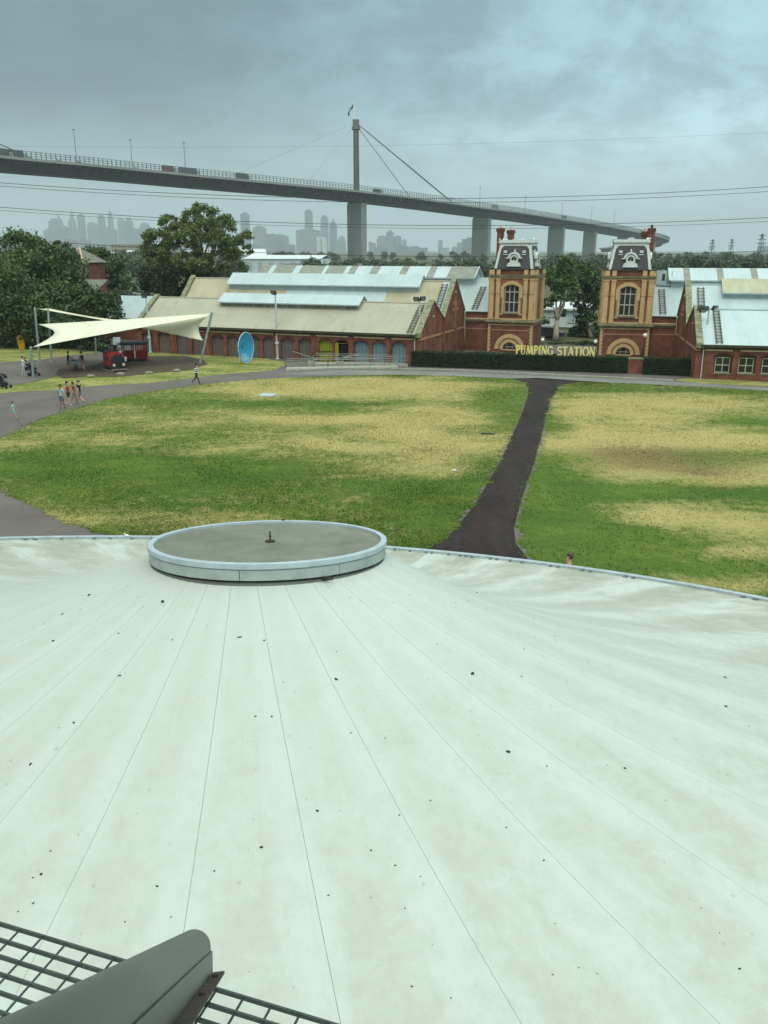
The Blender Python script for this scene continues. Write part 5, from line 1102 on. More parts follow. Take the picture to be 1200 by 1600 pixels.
# ------------------------------------------------------------------ city skyline, five kilometres off
CITY = [(-1938.0, 5000.0, 125.0, 24.0, 0.0), (-1930.0, 5100.0, 191.0, 68.0, 1.0), (-1939.0, 5250.0, 225.0, 25.0, 2.0), (-1784.0, 4900.0, 143.0, 21.0, 0.0), (-1836.0, 5150.0, 193.0, 53.0, 1.0), (-1886.0, 5300.0, 249.0, 25.0, 4.0), (-1833.0, 5300.0, 223.0, 37.0, 3.0), (-1669.0, 5000.0, 167.0, 57.0, 5.0), (-1694.0, 5250.0, 214.0, 37.0, 0.0), (-1551.0, 4900.0, 140.0, 50.0, 1.0), (-1653.0, 5300.0, 256.0, 31.0, 4.0), (-1540.0, 5000.0, 129.0, 17.0, 0.0), (-1560.0, 5200.0, 194.0, 41.0, 3.0), (-1485.0, 5100.0, 194.0, 56.0, 1.0), (-1391.0, 4900.0, 130.0, 42.0, 0.0), (-1383.0, 5050.0, 165.0, 52.0, 5.0), (-745.0, 4700.0, 206.0, 48.0, 6.0), (-640.0, 4500.0, 133.0, 73.0, 5.0), (-580.0, 4500.0, 95.0, 49.0, 0.0), (-541.0, 4550.0, 93.0, 45.0, 3.0), (-503.0, 4500.0, 83.0, 18.0, 0.0), (-455.0, 4300.0, 40.0, 34.0, 0.0), (-379.0, 4300.0, 112.0, 111.0, 7.0), (-412.0, 4800.0, 226.0, 43.0, 3.0), (-260.0, 3600.0, 66.0, 37.0, 8.0), (-320.0, 4700.0, 193.0, 41.0, 5.0), (-278.0, 4800.0, 180.0, 41.0, 4.0), (-221.0, 4500.0, 83.0, 42.0, 1.0), (-61.0, 4600.0, 59.0, 36.0, 2.0), (-26.0, 4700.0, 76.0, 26.0, 0.0), (-11.0, 4800.0, 91.0, 38.0, 3.0), (33.0, 4700.0, 115.0, 55.0, 1.0), (36.0, 4300.0, 88.0, 10.0, 0.0), (77.0, 4750.0, 90.0, 37.0, 5.0), (113.0, 4800.0, 71.0, 23.0, 0.0), (156.0, 4600.0, 33.0, 43.0, 0.0), (323.0, 5000.0, 70.0, 24.0, 3.0), (335.0, 4700.0, 27.0, 37.0, 0.0), (392.0, 4800.0, 34.0, 38.0, 1.0), (1407.0, 3200.0, 28.0, 40.0, 0.0)]
M_CITY = [M('city_%d' % k, c, .6, .12, .02) for k, c in enumerate(((104, 116, 122), (88, 100, 110), (120, 128, 130), (96, 106, 112), (110, 120, 128)))]
M_CITYW = M('city_white', (206, 210, 200), .6, .1, .03)
ORD = ('first', 'second', 'third', 'fourth', 'fifth', 'sixth', 'seventh', 'eighth', 'ninth', 'tenth', 'eleventh', 'twelfth', 'thirteenth', 'fourteenth', 'fifteenth', 'sixteenth', 'seventeenth')
SHAPE = {0: 'plain hazy office block', 1: 'stepped hazy tower', 2: 'hazy tower with a slanted top', 3: 'hazy slab tower with a roof box', 4: 'hazy spired skyscraper', 5: 'hazy tower with a curved top', 6: 'tall slim hazy tower', 7: 'broad dark hazy block', 8: 'pale white apartment tower'}
for k, (x, y, h, w, st) in enumerate(CITY):
    st = int(st); cl = 0 if k < 16 else 1 if k < 28 else 2; j = k - (0, 16, 28)[cl]
    where = ('left of the gum tree', 'between gum tree and pylon', 'right of the pylon')[cl]
    lab = '%s, %s in the skyline %s' % (SHAPE[st], ORD[j], where) if k < 39 else 'pale hazy block on the horizon at the right edge of the picture'
    o = empty('skyscraper', (x, y, 0), R_(random.uniform(-8, 8)), lab, 'skyscraper', 'city skyline'); m = M_CITYW if st == 8 else M_CITY[k % 5]
    d = max(w * .8, 22); W2 = w / 2
    if st in (0, 3, 6, 7):
        MB().box(-W2, W2, 0, d, 0, h*.96).build('shaft', m, o); MB().box(-W2*.6, W2*.55, d*.2, d*.8, h*.96, h).build('roof_box', m, o)
        if st == 7: MB().box(-W2*.45, W2*.2, -.8, -.01, 0, h*.9).build('core', M_CITY[2], o)
    elif st == 1:
        MB().box(-W2, W2, 0, d, 0, h*.72).build('shaft', m, o); MB().box(-W2*.75, W2*.7, d*.1, d*.9, h*.72, h*.92).build('upper_shaft', m, o); MB().box(-W2*.4, W2*.4, d*.2, d*.8, h*.92, h).build('crown', m, o)
    elif st == 2: MB().prism([(-W2, 0), (W2, 0), (W2, h*.8), (-W2, h)], 'xz', 0, d).build('shaft', m, o); MB().box(-W2 - .5, -W2*.2, d*.3, d*.7, 0, h*.7).build('core', M_CITY[2], o)
    elif st == 4:
        MB().box(-W2, W2, 0, d, 0, h*.80).build('shaft', m, o); MB().box(-W2*.7, W2*.7, d*.15, d*.85, h*.80, h*.90).build('crown', m, o); MB().tube([(0, d/2, h*.9), (0, d/2, h*1.0)], [w*.22, w*.04], 6).build('spire', m, o)
    elif st == 5:
        MB().prism([(-W2, 0), (W2, 0), (W2, h*.86), (W2*.75, h*.95), (W2*.3, h), (-W2*.3, h), (-W2*.8, h*.94), (-W2, h*.86)], 'xz', 0, d).build('shaft', m, o); MB().box(-W2*.3, W2*.2, -1.5, -.01, 0, h*.9).build('core', M_CITY[2], o)
    elif st == 8:
        for a in (-1, 1): MB().box(a*W2, a*W2*.12, 0, d, 0, h if a < 0 else h*.97).build('shaft', m, o)
        MB().box(-W2*.1, W2*.1, 4, d - 4, 0, h*.9).build('core', M_CITY[1], o)
rc = random.Random(4); ORDB = ORD
XB = sorted(rc.uniform(-.50, .15) for _ in range(17))
for k in range(17):
    x = XB[k]; y = rc.uniform(3300, 4200); x *= y; h = rc.uniform(22, 58); w = rc.uniform(35, 110)
    o = empty('city_block', (x, y, 0), R_(rc.uniform(-10, 10)), 'low hazy block, %s of the low blocks under the skyline from the left' % ORDB[k], 'building', 'low blocks under the skyline'); m = M_CITY[k % 5]
    MB().box(-w/2, w/2, 0, 40, 0, h).build('wall', m, o); MB().box(-w*.3, w*.1, 10, 30, h, h + 6).build('roof_box', m, o)

# ------------------------------------------------------------------ wires and pylons
M_WIRE = flat('wire_dark', (58, 62, 60), .7)
def wire(label, a, m, c, r):
    A = np.array([[a[0]**2, a[0], 1], [m[0]**2, m[0], 1], [c[0]**2, c[0], 1]]); k = np.linalg.solve(A, np.array([a[2], m[2], c[2]]))
    xs = np.linspace(a[0] - 25, c[0] + 25, 36); q = MB()
    q.tube([(x, a[1] + (c[1] - a[1]) * (x - a[0]) / (c[0] - a[0]), k[0]*x*x + k[1]*x + k[2]) for x in xs], r, 4)
    tag(q.build('overhead_wire', M_WIRE), label, 'wire', 'overhead wires')
wire('upper of the pair of overhead wires crossing just under the bridge deck', (-62.44, 140.00, 20.87), (-4.05, 140.00, 18.41), (62.52, 140.00, 20.26), .040)
wire('lower of the pair of overhead wires crossing just under the bridge deck', (-62.95, 141.00, 20.47), (-4.09, 141.00, 17.90), (63.07, 141.00, 19.61), .034)
wire('upper of the pair of overhead wires crossing the pylon pier at mid height', (-62.95, 140.00, 17.27), (-4.09, 140.00, 14.49), (63.19, 140.00, 15.65), .040)
wire('lower of the pair of overhead wires crossing the pylon pier at mid height', (-63.47, 141.00, 16.84), (-4.12, 141.00, 14.08), (63.72, 141.00, 15.10), .026)
wire('lowest overhead wire running level with the tower mansards', (-63.63, 140.00, 12.55), (-4.13, 140.00, 9.80), (63.92, 140.00, 10.59), .040)
wire('faint thin overhead wire high across the sky', (-66.10, 150.00, 27.17), (-4.26, 150.00, 27.17), (65.79, 150.00, 29.32), .010)
M_LAT = M('lattice_steel', (104, 110, 110), .7, .1, 1)
def lattice(label, c, h, w):
    o = empty('power_pylon', (c[0], c[1], 0), R_(20), label, 'pylon', 'power pylons on the right horizon'); q = MB(); r = .16
    lv = [(0, w), (.25*h, w*.62), (.5*h, w*.36), (.72*h, w*.2), (h, w*.06)]
    for i, j in ((-1,-1),(1,-1),(1,1),(-1,1)): q.tube([(i*a/2, j*a/2, z) for z, a in lv], r, 4)
    for (z0, a0), (z1, a1) in zip(lv[:-1], lv[1:]):
        for k in range(4):
            c0, c1 = ((-1,-1),(1,-1),(1,1),(-1,1))[k], ((-1,-1),(1,-1),(1,1),(-1,1))[(k+1) % 4]
            q.tube([(c0[0]*a0/2, c0[1]*a0/2, z0), (c1[0]*a1/2, c1[1]*a1/2, z1)], r*.7, 4); q.tube([(c1[0]*a0/2, c1[1]*a0/2, z0), (c0[0]*a1/2, c0[1]*a1/2, z1)], r*.7, 4)
    q.build('mast', M_LAT, o)
    for f, l in ((.70, .20), (.82, .17), (.94, .13)):
        a = MB(); 
        for sx in (-1, 1): a.tube([(0, 0, h*f + .8), (sx*h*l, 0, h*f)], r, 4); a.tube([(0, 0, h*f), (sx*h*l, 0, h*f)], r, 4)
        a.build('cross_arm', M_LAT, o)
lattice('lattice power pylon, leftmost of the three on the right horizon', (286.54, 760.00, 6.19), (284.90, 760.00, 20.04)[2], 8)
lattice('lattice power pylon, middle one of the three on the right horizon', (319.33, 800.00, 5.96), (317.43, 800.00, 21.10)[2], 8)
lattice('lattice power pylon, rightmost and nearest of the three on the right horizon', (259.86, 600.00, 7.10), (257.86, 600.00, 21.79)[2], 8)

# ------------------------------------------------------------------ rainy haze
hz = MB(); hz.box(-3500, 3500, -60, 5900, -1.2, 345)
t = bpy.data.materials.new('haze_air'); t.use_nodes = True; t.node_tree.nodes.clear()
ho = t.node_tree.nodes.new('ShaderNodeOutputMaterial'); hv = t.node_tree.nodes.new('ShaderNodeVolumePrincipled')
hv.inputs['Color'].default_value = (.90, 1.0, 1.0, 1); hv.inputs['Density'].default_value = HAZE = 1.75e-4; hv.inputs['Anisotropy'].default_value = 0.0
t.node_tree.links.new(hv.outputs[0], ho.inputs['Volume'])
tag(hz.build('haze', t), 'pale rainy haze fading the bridge and the city', 'haze', kind='stuff')


# ------------------------------------------------------------------ hedges, sign, walls in front of the station
def hedge(label, A, B_, h, dep, seed):
    A, B_ = Vector((*A, 0)), Vector((*B_, 0)); L = (B_ - A).length; rz = math.atan2(B_.y - A.y, B_.x - A.x)
    o = empty('clipped_hedge', A, rz, label, 'hedge', 'clipped hedges along the forecourt'); rng = np.random.default_rng(seed)
    MB().box(.06, L - .06, .06, dep - .06, 0, h - .06).build('core', flat('hedge_core', (22, 32, 18), .95), o)
    n1, n2 = int(L * h * 330), int(L * dep * 260)
    f = np.stack([rng.uniform(0, L, n1), rng.normal(.03, .035, n1), rng.uniform(.02, h, n1)], 1); t_ = np.stack([rng.uniform(0, L, n2), rng.uniform(0, dep, n2), rng.normal(h - .02, .035, n2)], 1)
    ne = int(h * dep * 300); e = np.concatenate([np.stack([rng.normal(x, .03, ne), rng.uniform(0, dep, ne), rng.uniform(.02, h, ne)], 1) for x in (.02, L - .02)])
    P = np.concatenate([f, t_, e]); P[:, 1] += .05 * np.sin(P[:, 0] * 1.3 + seed) ; P[:, 2] += np.where(P[:, 2] > h - .15, .03 * np.sin(P[:, 0] * 2.1), 0)
    V, F = leaf_cloud(P, .055, rng); quads('foliage', V, F, L_HEDGE, o)
hedge('long clipped dark hedge below the pumping station lettering', (2.55, 79.25), (21.72, 74.52), 1.42, 1.3, 1)
hedge('shorter clipped hedge right of the low brick pier', (22.98, 73.91), (27.56, 72.74), 1.45, 1.3, 2)
wl2 = empty('brick_pier', (*(21.78, 74.52), 0), R_(-12), 'low red brick wall pier between the two clipped hedges', 'wall')
MB().box(0.02, 1.42, .1, .8, 0, 1.25).build('pier_body', M_BRICK, wl2); MB().box(-.03, 1.47, .05, .85, 1.25, 1.36).build('pier_cap', M_CORN, wl2)

M_LETTER = M('sign_cream_letters', (244, 228, 140), .5, .08, 4)
A0, A1 = Vector((*(2.55, 79.25), 0)), Vector((*(21.72, 74.52), 0)); hd_ = (A1 - A0).normalized(); p0 = A0 + hd_ * 9.75 + Vector((-hd_.y, hd_.x, 0)) * .45
sg = empty('pumping_station_sign', p0 + Vector((0, 0, 1.36)), math.atan2(hd_.y, hd_.x), 'raised cream serif letters reading PUMPING STATION above the hedge', 'sign')
def arcs(cx, cz, rx, rz, a0, a1, n=12): return [(cx + rx * math.cos(R_(a0 + (a1 - a0) * i / n)), cz + rz * math.sin(R_(a0 + (a1 - a0) * i / n))) for i in range(n + 1)]
TK, TN = .155, .085
def glyph(ch):
    """strokes as (points, thickness) in a cell 0..w by 0..1, plus serif bars (x0, x1, z)"""
    S_ = lambda x, z, w=.13: (x - w, x + w, z)
    if ch == 'P': return .52, [([(.14, 0), (.14, 1)], TK), (arcs(.16, .74, .30, .25, 90, -90), TK * .9)], [S_(.14, 0), (.02, .2, .95)]
    if ch == 'U': return .62, [([(.14, 1), (.14, .3)], TK), (arcs(.31, .30, .17, .28, 180, 360), .09), ([(.48, .3), (.48, 1)], TN)], [S_(.14, .95), S_(.48, .95, .1)]
    if ch == 'M': return .80, [([(.10, 0), (.16, 1)], TN), ([(.16, 1), (.40, .08)], TK), ([(.40, .08), (.64, 1)], TN), ([(.64, 1), (.70, 0)], TK)], [S_(.10, 0, .09), S_(.70, 0)]
    if ch == 'I': return .32, [([(.16, 0), (.16, 1)], TK)], [S_(.16, 0), S_(.16, .95)]
    if ch == 'N': return .66, [([(.12, 0), (.12, 1)], TN), ([(.12, 1), (.54, .02)], TK), ([(.54, 0), (.54, 1)], TN)], [S_(.12, 0, .1), S_(.54, .95, .1), (.02, .16, .95)]
    if ch == 'G': return .66, [(arcs(.34, .5, .27, .47, 40, 325, 20), TK * .9), ([(.56, .18), (.56, .46)], TK)], [(.42, .66, .44)]
    if ch == 'S': return .54, [(arcs(.27, .73, .19, .23, 30, 270, 14), TK * .8), (arcs(.27, .26, .21, .24, 90, -150, 14), TK * .9)], []
    if ch == 'T': return .60, [([(.30, 0), (.30, 1)], TK), ([(.04, .96), (.56, .96)], .08)], [S_(.30, 0), (.03, .09, .84), (.51, .57, .84)]
    if ch == 'A': return .64, [([(.08, 0), (.32, 1)], TN), ([(.32, 1), (.56, 0)], TK), ([(.17, .32), (.47, .32)], .05)], [S_(.08, 0, .08), S_(.56, 0, .1)]
    if ch == 'O': return .70, [(arcs(.35, .5, .28, .47, 0, 360, 24), TK * .9)], []
    return .40, [], []
x = 0.0; LS = .80
tot = sum(glyph(c)[0] for c in 'PUMPING STATION'); fx = 7.15 / tot
for ch in 'PUMPING STATION':
    w, strokes, serifs = glyph(ch); g = MB(); yk = 0
    for pts, th in strokes:
        for (xa, za), (xb, zb_) in zip(pts[:-1], pts[1:]):
            a, c = Vector((xa * fx, za * LS)), Vector((xb * fx, zb_ * LS)); d = (c - a)
            if d.length < 1e-6: continue
            d.normalize(); n_ = Vector((-d.y, d.x)) * th * .5 * .92; a = a - d * .004; c = c + d * .004; yk += 1; dy = (yk % 5) * .0015
            g.prism([(a + n_)[:], (a - n_)[:], (c - n_)[:], (c + n_)[:]], 'xz', -.05 - dy, .05 + dy)
    for xa, xb, z in serifs: g.box(xa * fx, xb * fx, -.060, .060, z * LS, z * LS + .05)
    if g.v: o = g.build('letter', M_LETTER, sg); o.location = (x, 0, .04)
    x += w * fx
MB().box(-.1, x + .1, -.03, .03, -.02, .035).build('rail', M_CORN, sg)
for k in range(6): MB().box(.3 + k * (x - .6) / 5 - .03, .3 + k * (x - .6) / 5 + .03, .031, .08, -1.36, .0).build('post', M_CORN, sg)

# ------------------------------------------------------------------ lamp poles, globes, boards
M_LAMPH = flat('floodlight_black', (36, 38, 38), .5); M_LENS = glass_mat('floodlight_lens', (150, 160, 150), .2)
def flood_pole(label, base, h, heads, r=.075):
    o = empty('floodlight_pole', (*base, 0), 0, label, 'lamp post', 'floodlight poles')
    MB().tube([(0, 0, 0), (0, 0, h*.45), (0, 0, h)], [r*1.25, r, r*.7], 8).build('pole', M_PIPE, o); MB().lathe([(r*2.2, 0), (r*2.2, .06), (r*1.4, .1)], 8).build('base_plate', M_PIPE, o)
    MB().box(-r*1.8, r*1.8, -r*1.6, -r*.9, 1.5, 1.75).build('junction_box', M_PIPE, o)
    for (dx, dz, rz) in heads:
        if abs(dx) > .3: MB().tube([(0, 0, h - .1), (dx * .8, 0, h + dz)], .03, 5).build('bracket', M_PIPE, o)
        hd = put('lamp_head', MB().box(-.27, .27, -.12, .10, -.2, .2).mesh('lamp_head', M_LAMPH), o, (dx, -.05, h + dz)); hd.rotation_euler = (R_(35), 0, rz)
        put('lens', MB().box(-.2, .2, -.135, -.121, -.14, .14).mesh('lens', M_LENS), hd)
flood_pole('tall floodlight pole beside the blue dish in front of the brick wing', (-10.81, 85.11), (-10.93, 85.00, 6.50)[2], [(-.15, .05, -.5)], .11)
flood_pole('twin-headed floodlight pole at the inner corner of the brick wing', (3.41, 80.17)[:1] + (81.59,), (3.39, 80.80, 6.11)[2], [(-.32, .0, -.4), (.28, .05, .5)], .10)
flood_pole('floodlight pole with clustered heads at the corner of the right wing', (27.85, 72.93), (27.67, 72.90, 5.79)[2], [(-.75, .05, -.3), (-.35, .0, .2), (-.55, -.12, .1), (.45, .05, .6)], .10)
flood_pole('floodlight pole with side-arm heads at the far left end of the brick wing', (-25.23, 90.66), (-25.37, 91.00, 6.21)[2], [(-.25, .1, -.5), (-.2, -.25, -.2), (-1.7, .0, .2), (-2.1, .1, -.2)], .10)
M_GLOBE = M('opal_globe', (238, 240, 234), .35, .03, 4)
def globe(label, c, zt):
    o = empty('globe_lamp', (c[0], c[1], 0), 0, label, 'lamp post', 'globe lamps'); MB().tube([(0, 0, 0), (0, 0, zt - .2)], .04, 6).build('post', M_LAMPH, o); MB().ball((0, 0, zt), .2, 12, 8).build('globe', M_GLOBE, o, True)
globe('white globe lamp on a post in front of the right tower', (25.23, 81.50, 2.71), (25.23, 81.50, 2.71)[2]); globe('white globe lamp just right of the left tower', (16.58, 88.00, 1.63), (16.58, 88.00, 1.63)[2]); globe('white globe lamp just left of the right tower', (21.61, 86.00, 1.64), (21.61, 86.00, 1.64)[2])
M_BOARD = M('brown_board', (122, 98, 62), .8, .15, 2)
bd = empty('notice_board', (*(27.87, 71.78), 0), R_(-12), 'plain brown notice board on legs against the right wing', 'notice board')
MB().box(0, .88, -.03, .03, .62, 1.95).build('panel', M_BOARD, bd)
for xx in (.12, .76): MB().box(xx - .03, xx + .03, .031, .09, 0, 1.7).build('leg', M_PALE, bd)

# ------------------------------------------------------------------ playground
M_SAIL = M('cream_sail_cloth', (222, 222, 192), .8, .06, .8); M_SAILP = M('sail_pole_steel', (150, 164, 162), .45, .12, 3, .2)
M_SAILSEAM = M('sail_seam', (196, 196, 166), .8, .06, 2)
def sail(label, P, mat=M_SAIL, pull=(.07, .07, .07, .07), n=22, dive=0.0, drop=(0, 0, 0, 0)):
    """four-cornered tensioned cloth with edges curving inwards; corners P00, P10, P11, P01"""
    P = [Vector(p) for p in P]; ctr = sum(P, Vector()) / 4
    def edge(a, b_, k, t_): q = a.lerp(b_, t_); return q + (ctr - q) * (pull[k] * 4 * t_ * (1 - t_)) - Vector((0, 0, drop[k] * 4 * t_ * (1 - t_)))
    vs = []
    for j in range(n + 1):
        for i in range(n + 1):
            u, v = i / n, j / n
            S_ = edge(P[0], P[1], 0, u) * (1 - v) + edge(P[3], P[2], 2, u) * v + edge(P[0], P[3], 3, v) * (1 - u) + edge(P[1], P[2], 1, v) * u
            vs.append(S_ - (P[0]*(1-u)*(1-v) + P[1]*u*(1-v) + P[2]*u*v + P[3]*(1-u)*v) - Vector((0, 0, dive * 16 * u*(1-u)*v*(1-v))))
    base = P[0].copy(); base.z = 0
    o = empty('shade_sail', base, 0, label, 'shade sail', 'playground shade sails')
    me = MB().add([p - base for p in vs], [(j*(n+1) + i, j*(n+1) + i + 1, (j+1)*(n+1) + i + 1, (j+1)*(n+1) + i) for j in range(n) for i in range(n)]).mesh('cloth', mat, True)
    c = put('cloth', me, o); md = c.modifiers.new('thickness', 'SOLIDIFY'); md.thickness = .012
    hem = MB()
    for k, (a, b_) in enumerate(((0, 1), (1, 2), (3, 2), (0, 3))): hem.tube([edge(P[a], P[b_], k, t_/n) - base for t_ in range(n + 1)], .025, 5)
    hem.build('edge_hem', mat, o)
    for f in (.25, .5, .75):
        j = int(n * f); MB().tube([vs[i*(n+1) + j] - base + Vector((0, 0, .012)) for i in range(n + 1)], .014, 4).build('cloth_seam', M_SAILSEAM, o)
    for q in P: MB().tube([q - base, q - base + (q - ctr).normalized() * .28], .02, 5).build('corner_shackle', M_SAILP, o)
sA, sE, sC, sD = (-29.75, 71.40, 2.71), (-33.61, 82.50, 3.66), (-16.63, 82.10, 4.72), (-17.47, 81.20, 2.26)
sail('bright cream shade sail stretched low across the playground', (sA, (-17.03, 81.90, 4.46), sC, sE), M_SAIL, (.10, .0, .06, .20))
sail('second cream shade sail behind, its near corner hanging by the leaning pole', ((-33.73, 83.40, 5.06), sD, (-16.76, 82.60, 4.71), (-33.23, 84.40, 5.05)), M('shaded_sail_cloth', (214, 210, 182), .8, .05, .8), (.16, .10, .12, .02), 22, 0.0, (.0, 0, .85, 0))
def pole(label, b_, t_, r=.10):
    o = empty('sail_pole', (b_[0], b_[1], 0), 0, label, 'pole', 'shade sail poles'); v = Vector((t_[0] - b_[0], t_[1] - b_[1], t_[2]))
    MB().tube([(0, 0, 0), v], r, 10).build('shaft', M_SAILP, o); MB().lathe([(r*1.8, 0), (r*1.8, .04), (r, .08)], 10).build('footing', M_KERB, o)
    MB().ball(tuple(v), r*1.05, 8, 5).build('cap', M_SAILP, o)
pole('steel sail pole nearest the camera in front of the woman with the stroller', (-30.13, 71.41), (-29.95, 71.20, 2.68)); pole('tall steel sail pole at the left behind the near one', (-34.22, 83.06), (-34.15, 83.30, 5.12)); pole('tall steel sail pole second from the left', (-32.83, 82.57), (-32.75, 83.00, 5.08)); pole('steel sail pole at the back between the people and the train', (-29.83, 86.70), (-29.63, 86.50, 1.91), .09); pole('leaning steel sail pole above the striped walker', (-17.95, 81.59), (-16.60, 82.00, 4.79), .12)

M_RED = M('train_red', (150, 40, 36), .5, .14, 3); M_TBLK = flat('train_black', (32, 34, 36), .55); M_TBLUE = M('train_roof_blue', (58, 66, 80), .6, .12, 2)
M_TIMB = M('weathered_sleeper', (130, 120, 104), .85, .2, 3)
tr = empty('play_locomotive', (*(-24.53, 76.17), .06), math.atan2(.80, -.60) + math.pi, 'small red wooden play locomotive with black front and round lamps on the mulch', 'play train')
# local +x points to the front
def hump(w, z0, z1, n=10): return [(w * math.cos(math.pi * i / n), z0 + (z1 - z0) * math.sin(math.pi * i / n)) for i in range(n + 1)]
MB().prism([(-.62, .42), (.62, .42)] + hump(.62, 1.15, 1.75), 'yz', -.75, .72).build('body', M_RED, tr)
MB().prism([(-.60, .30), (.60, .30)] + hump(.60, .95, 1.55), 'yz', .721, .95).build('boiler_front', M_TBLK, tr)
MB().box(-1.2, 1.0, -.62, .62, .18, .415).build('chassis', M_TBLK, tr)
MB().box(-1.25, -.755, -.64, .64, .42, 1.55).build('cab', M_RED, tr)
MB().prism([(-.78, 1.62), (.78, 1.62), (.62, 1.82), (0, 1.92), (-.62, 1.82)], 'yz', -1.45, -.62).build('cab_roof', M_TBLUE, tr)
for sy in (-1, 1):
    for xx in (-1.2, -.80): MB().box(xx, xx + .07, sy*.58, sy*.64, 1.55, 1.68).build('cab_post', M_RED, tr)
    MB().tube([(.94, sy*.44, .62), (1.02, sy*.44, .62)], .13, 12).build('headlight', M_PALE, tr); MB().box(-1.3, 1.15, sy*.78, sy*.66, .0, .12).build('skid_rail', M_TIMB, tr); MB().box(-.45, .05, sy*.625, sy*.64, .95, 1.35).build('side_window', M_TBLK, tr)
MB().lathe([(.15, 1.7), (.15, 2.12), (.24, 2.2), (.24, 2.34)], 10, (.38, 0, 0)).build('funnel', M_TBLK, tr); MB().box(.96, 1.15, -.72, .72, .12, .26).build('buffer_beam', M_TIMB, tr)
for k in range(4): MB().tube([(-.8 + k*.5, -.66, .28), (-.8 + k*.5, .66, .28)], .2, 12).build('wheel', M_TBLK, tr)
cg = empty('play_carriage', (*(-24.40, 82.08), .06), R_(8), 'small red slatted play carriage with dark blue curved roof behind the locomotive', 'play train')
MB().box(-1.15, 1.15, -.55, .55, .22, .36).build('chassis', M_TBLK, cg)
MB().prism([(-.72, 1.72), (.72, 1.72), (.5, 1.94), (0, 2.04), (-.5, 1.94)], 'yz', -1.28, 1.28).build('roof', M_TBLUE, cg)
sl_ = MB().box(-.055, .055, -.02, .02, 0, .72).mesh('slat', M_RED)
for sy in (-.55, .55):
    for k in range(17):
        if k in (7, 8, 9): continue
        put('slat', sl_, cg, (-1.05 + k*.131, sy, .40))
    MB().box(-1.12, -.20, sy - .015 - .022, sy - .022, 1.0, 1.08).build('side_rail', M_RED, cg); MB().box(.20, 1.12, sy - .015 - .022, sy - .022, 1.0, 1.08).build('side_rail', M_RED, cg)
for sx in (-1.1, -.2, .2, 1.1):
    for sy in (-.53, .53): MB().box(sx - .04, sx + .04, sy - .04, sy + .04, .36, 1.73).build('post', M_RED, cg)
for sx in (-.7, .7):
    MB().box(sx - .3, sx + .3, -.45, .45, .62, .70).build('seat', M_TIMB, cg)
    for sy in (-1, 1): MB().tube([(sx, sy*.5, .24), (sx, sy*.6, .24)], .22, 12).build('wheel', M_TBLK, cg)
for sy in (-.72, .72): MB().box(-1.35, 1.35, sy - .06, sy + .06, .0, .11).build('skid_rail', M_TIMB, cg)
M_SGN = M('sign_white', (214, 226, 226), .5, .06, 4)
ps = empty('playground_sign', (*(-27.27, 85.90), 0), R_(6), 'white playground sign board on a post behind the play train', 'sign')
MB().box(-.36, .36, -.02, .02, 1.15, 2.1).build('board', M_SGN, ps); MB().box(-.02, .28, -.026, -.021, 1.3, 1.55).build('picture', M('sign_picture', (120, 140, 150)), ps); MB().tube([(0, .06, 0), (0, .06, 1.9)], .04, 6).build('post', M_SAILP, ps)
M_YEL = M('bin_yellow', (206, 152, 30), .5, .1, 3)
bn = empty('litter_bin', (*(-40.37, 93.71), .03), R_(15), 'yellow litter bin with dark hooded opening at the left edge', 'bin')
MB().hexa([(i*.30, j*.30, 0) for i, j in ((-1,-1),(1,-1),(1,1),(-1,1))], [(i*.36, j*.36, .95) for i, j in ((-1,-1),(1,-1),(1,1),(-1,1))]).build('body', M_YEL, bn)
MB().prism([(-.40, .96), (.40, .96), (.40, 1.30), (.25, 1.52), (-.25, 1.52), (-.40, 1.30)], 'xz', -.40, .40).build('hood', M('bin_hood', (170, 120, 40)), bn); MB().box(-.22, .22, -.42, -.405, 1.08, 1.28).build('opening', M_TBLK, bn)
M_STONE = M('pale_boulder', (150, 146, 126), .9, .2, 2, 0, .4)
for lb, c, r in (('pale boulder edging the mulch in front of the play locomotive', (-23.25, 73.32), .32), ('pale boulder edging the mulch right of the play locomotive', (-20.93, 74.11), .30), ('pale boulder at the right end of the mulch edging near the striped walker', (-18.82, 75.54), .30), ('flat pale boulder edging the mulch near the dark-clothed adults', (-25.46, 72.16), .30)):
    q = MB(); q.ball((0, 0, .1), r, 9, 6, 0, (1.3, .8, .55)); q.v = [(x*random.uniform(.85, 1.12), y*random.uniform(.85, 1.12), z*random.uniform(.9, 1.1)) for x, y, z in q.v]; o = q.build('boulder', M_STONE); o.location = (*c, .03); tag(o, lb, 'boulder', 'boulders edging the mulch')
# blue sound dish
M_DISHB = M('dish_blue', (60, 158, 200), .45, .08, 2); M_DISHW = M('dish_back_white', (206, 220, 222), .5, .08, 2)
dh = empty('sound_dish', (*(-13.83, 82.08), 0), R_(68), 'tall blue parabolic dish standing on the grass in front of the wing', 'dish')
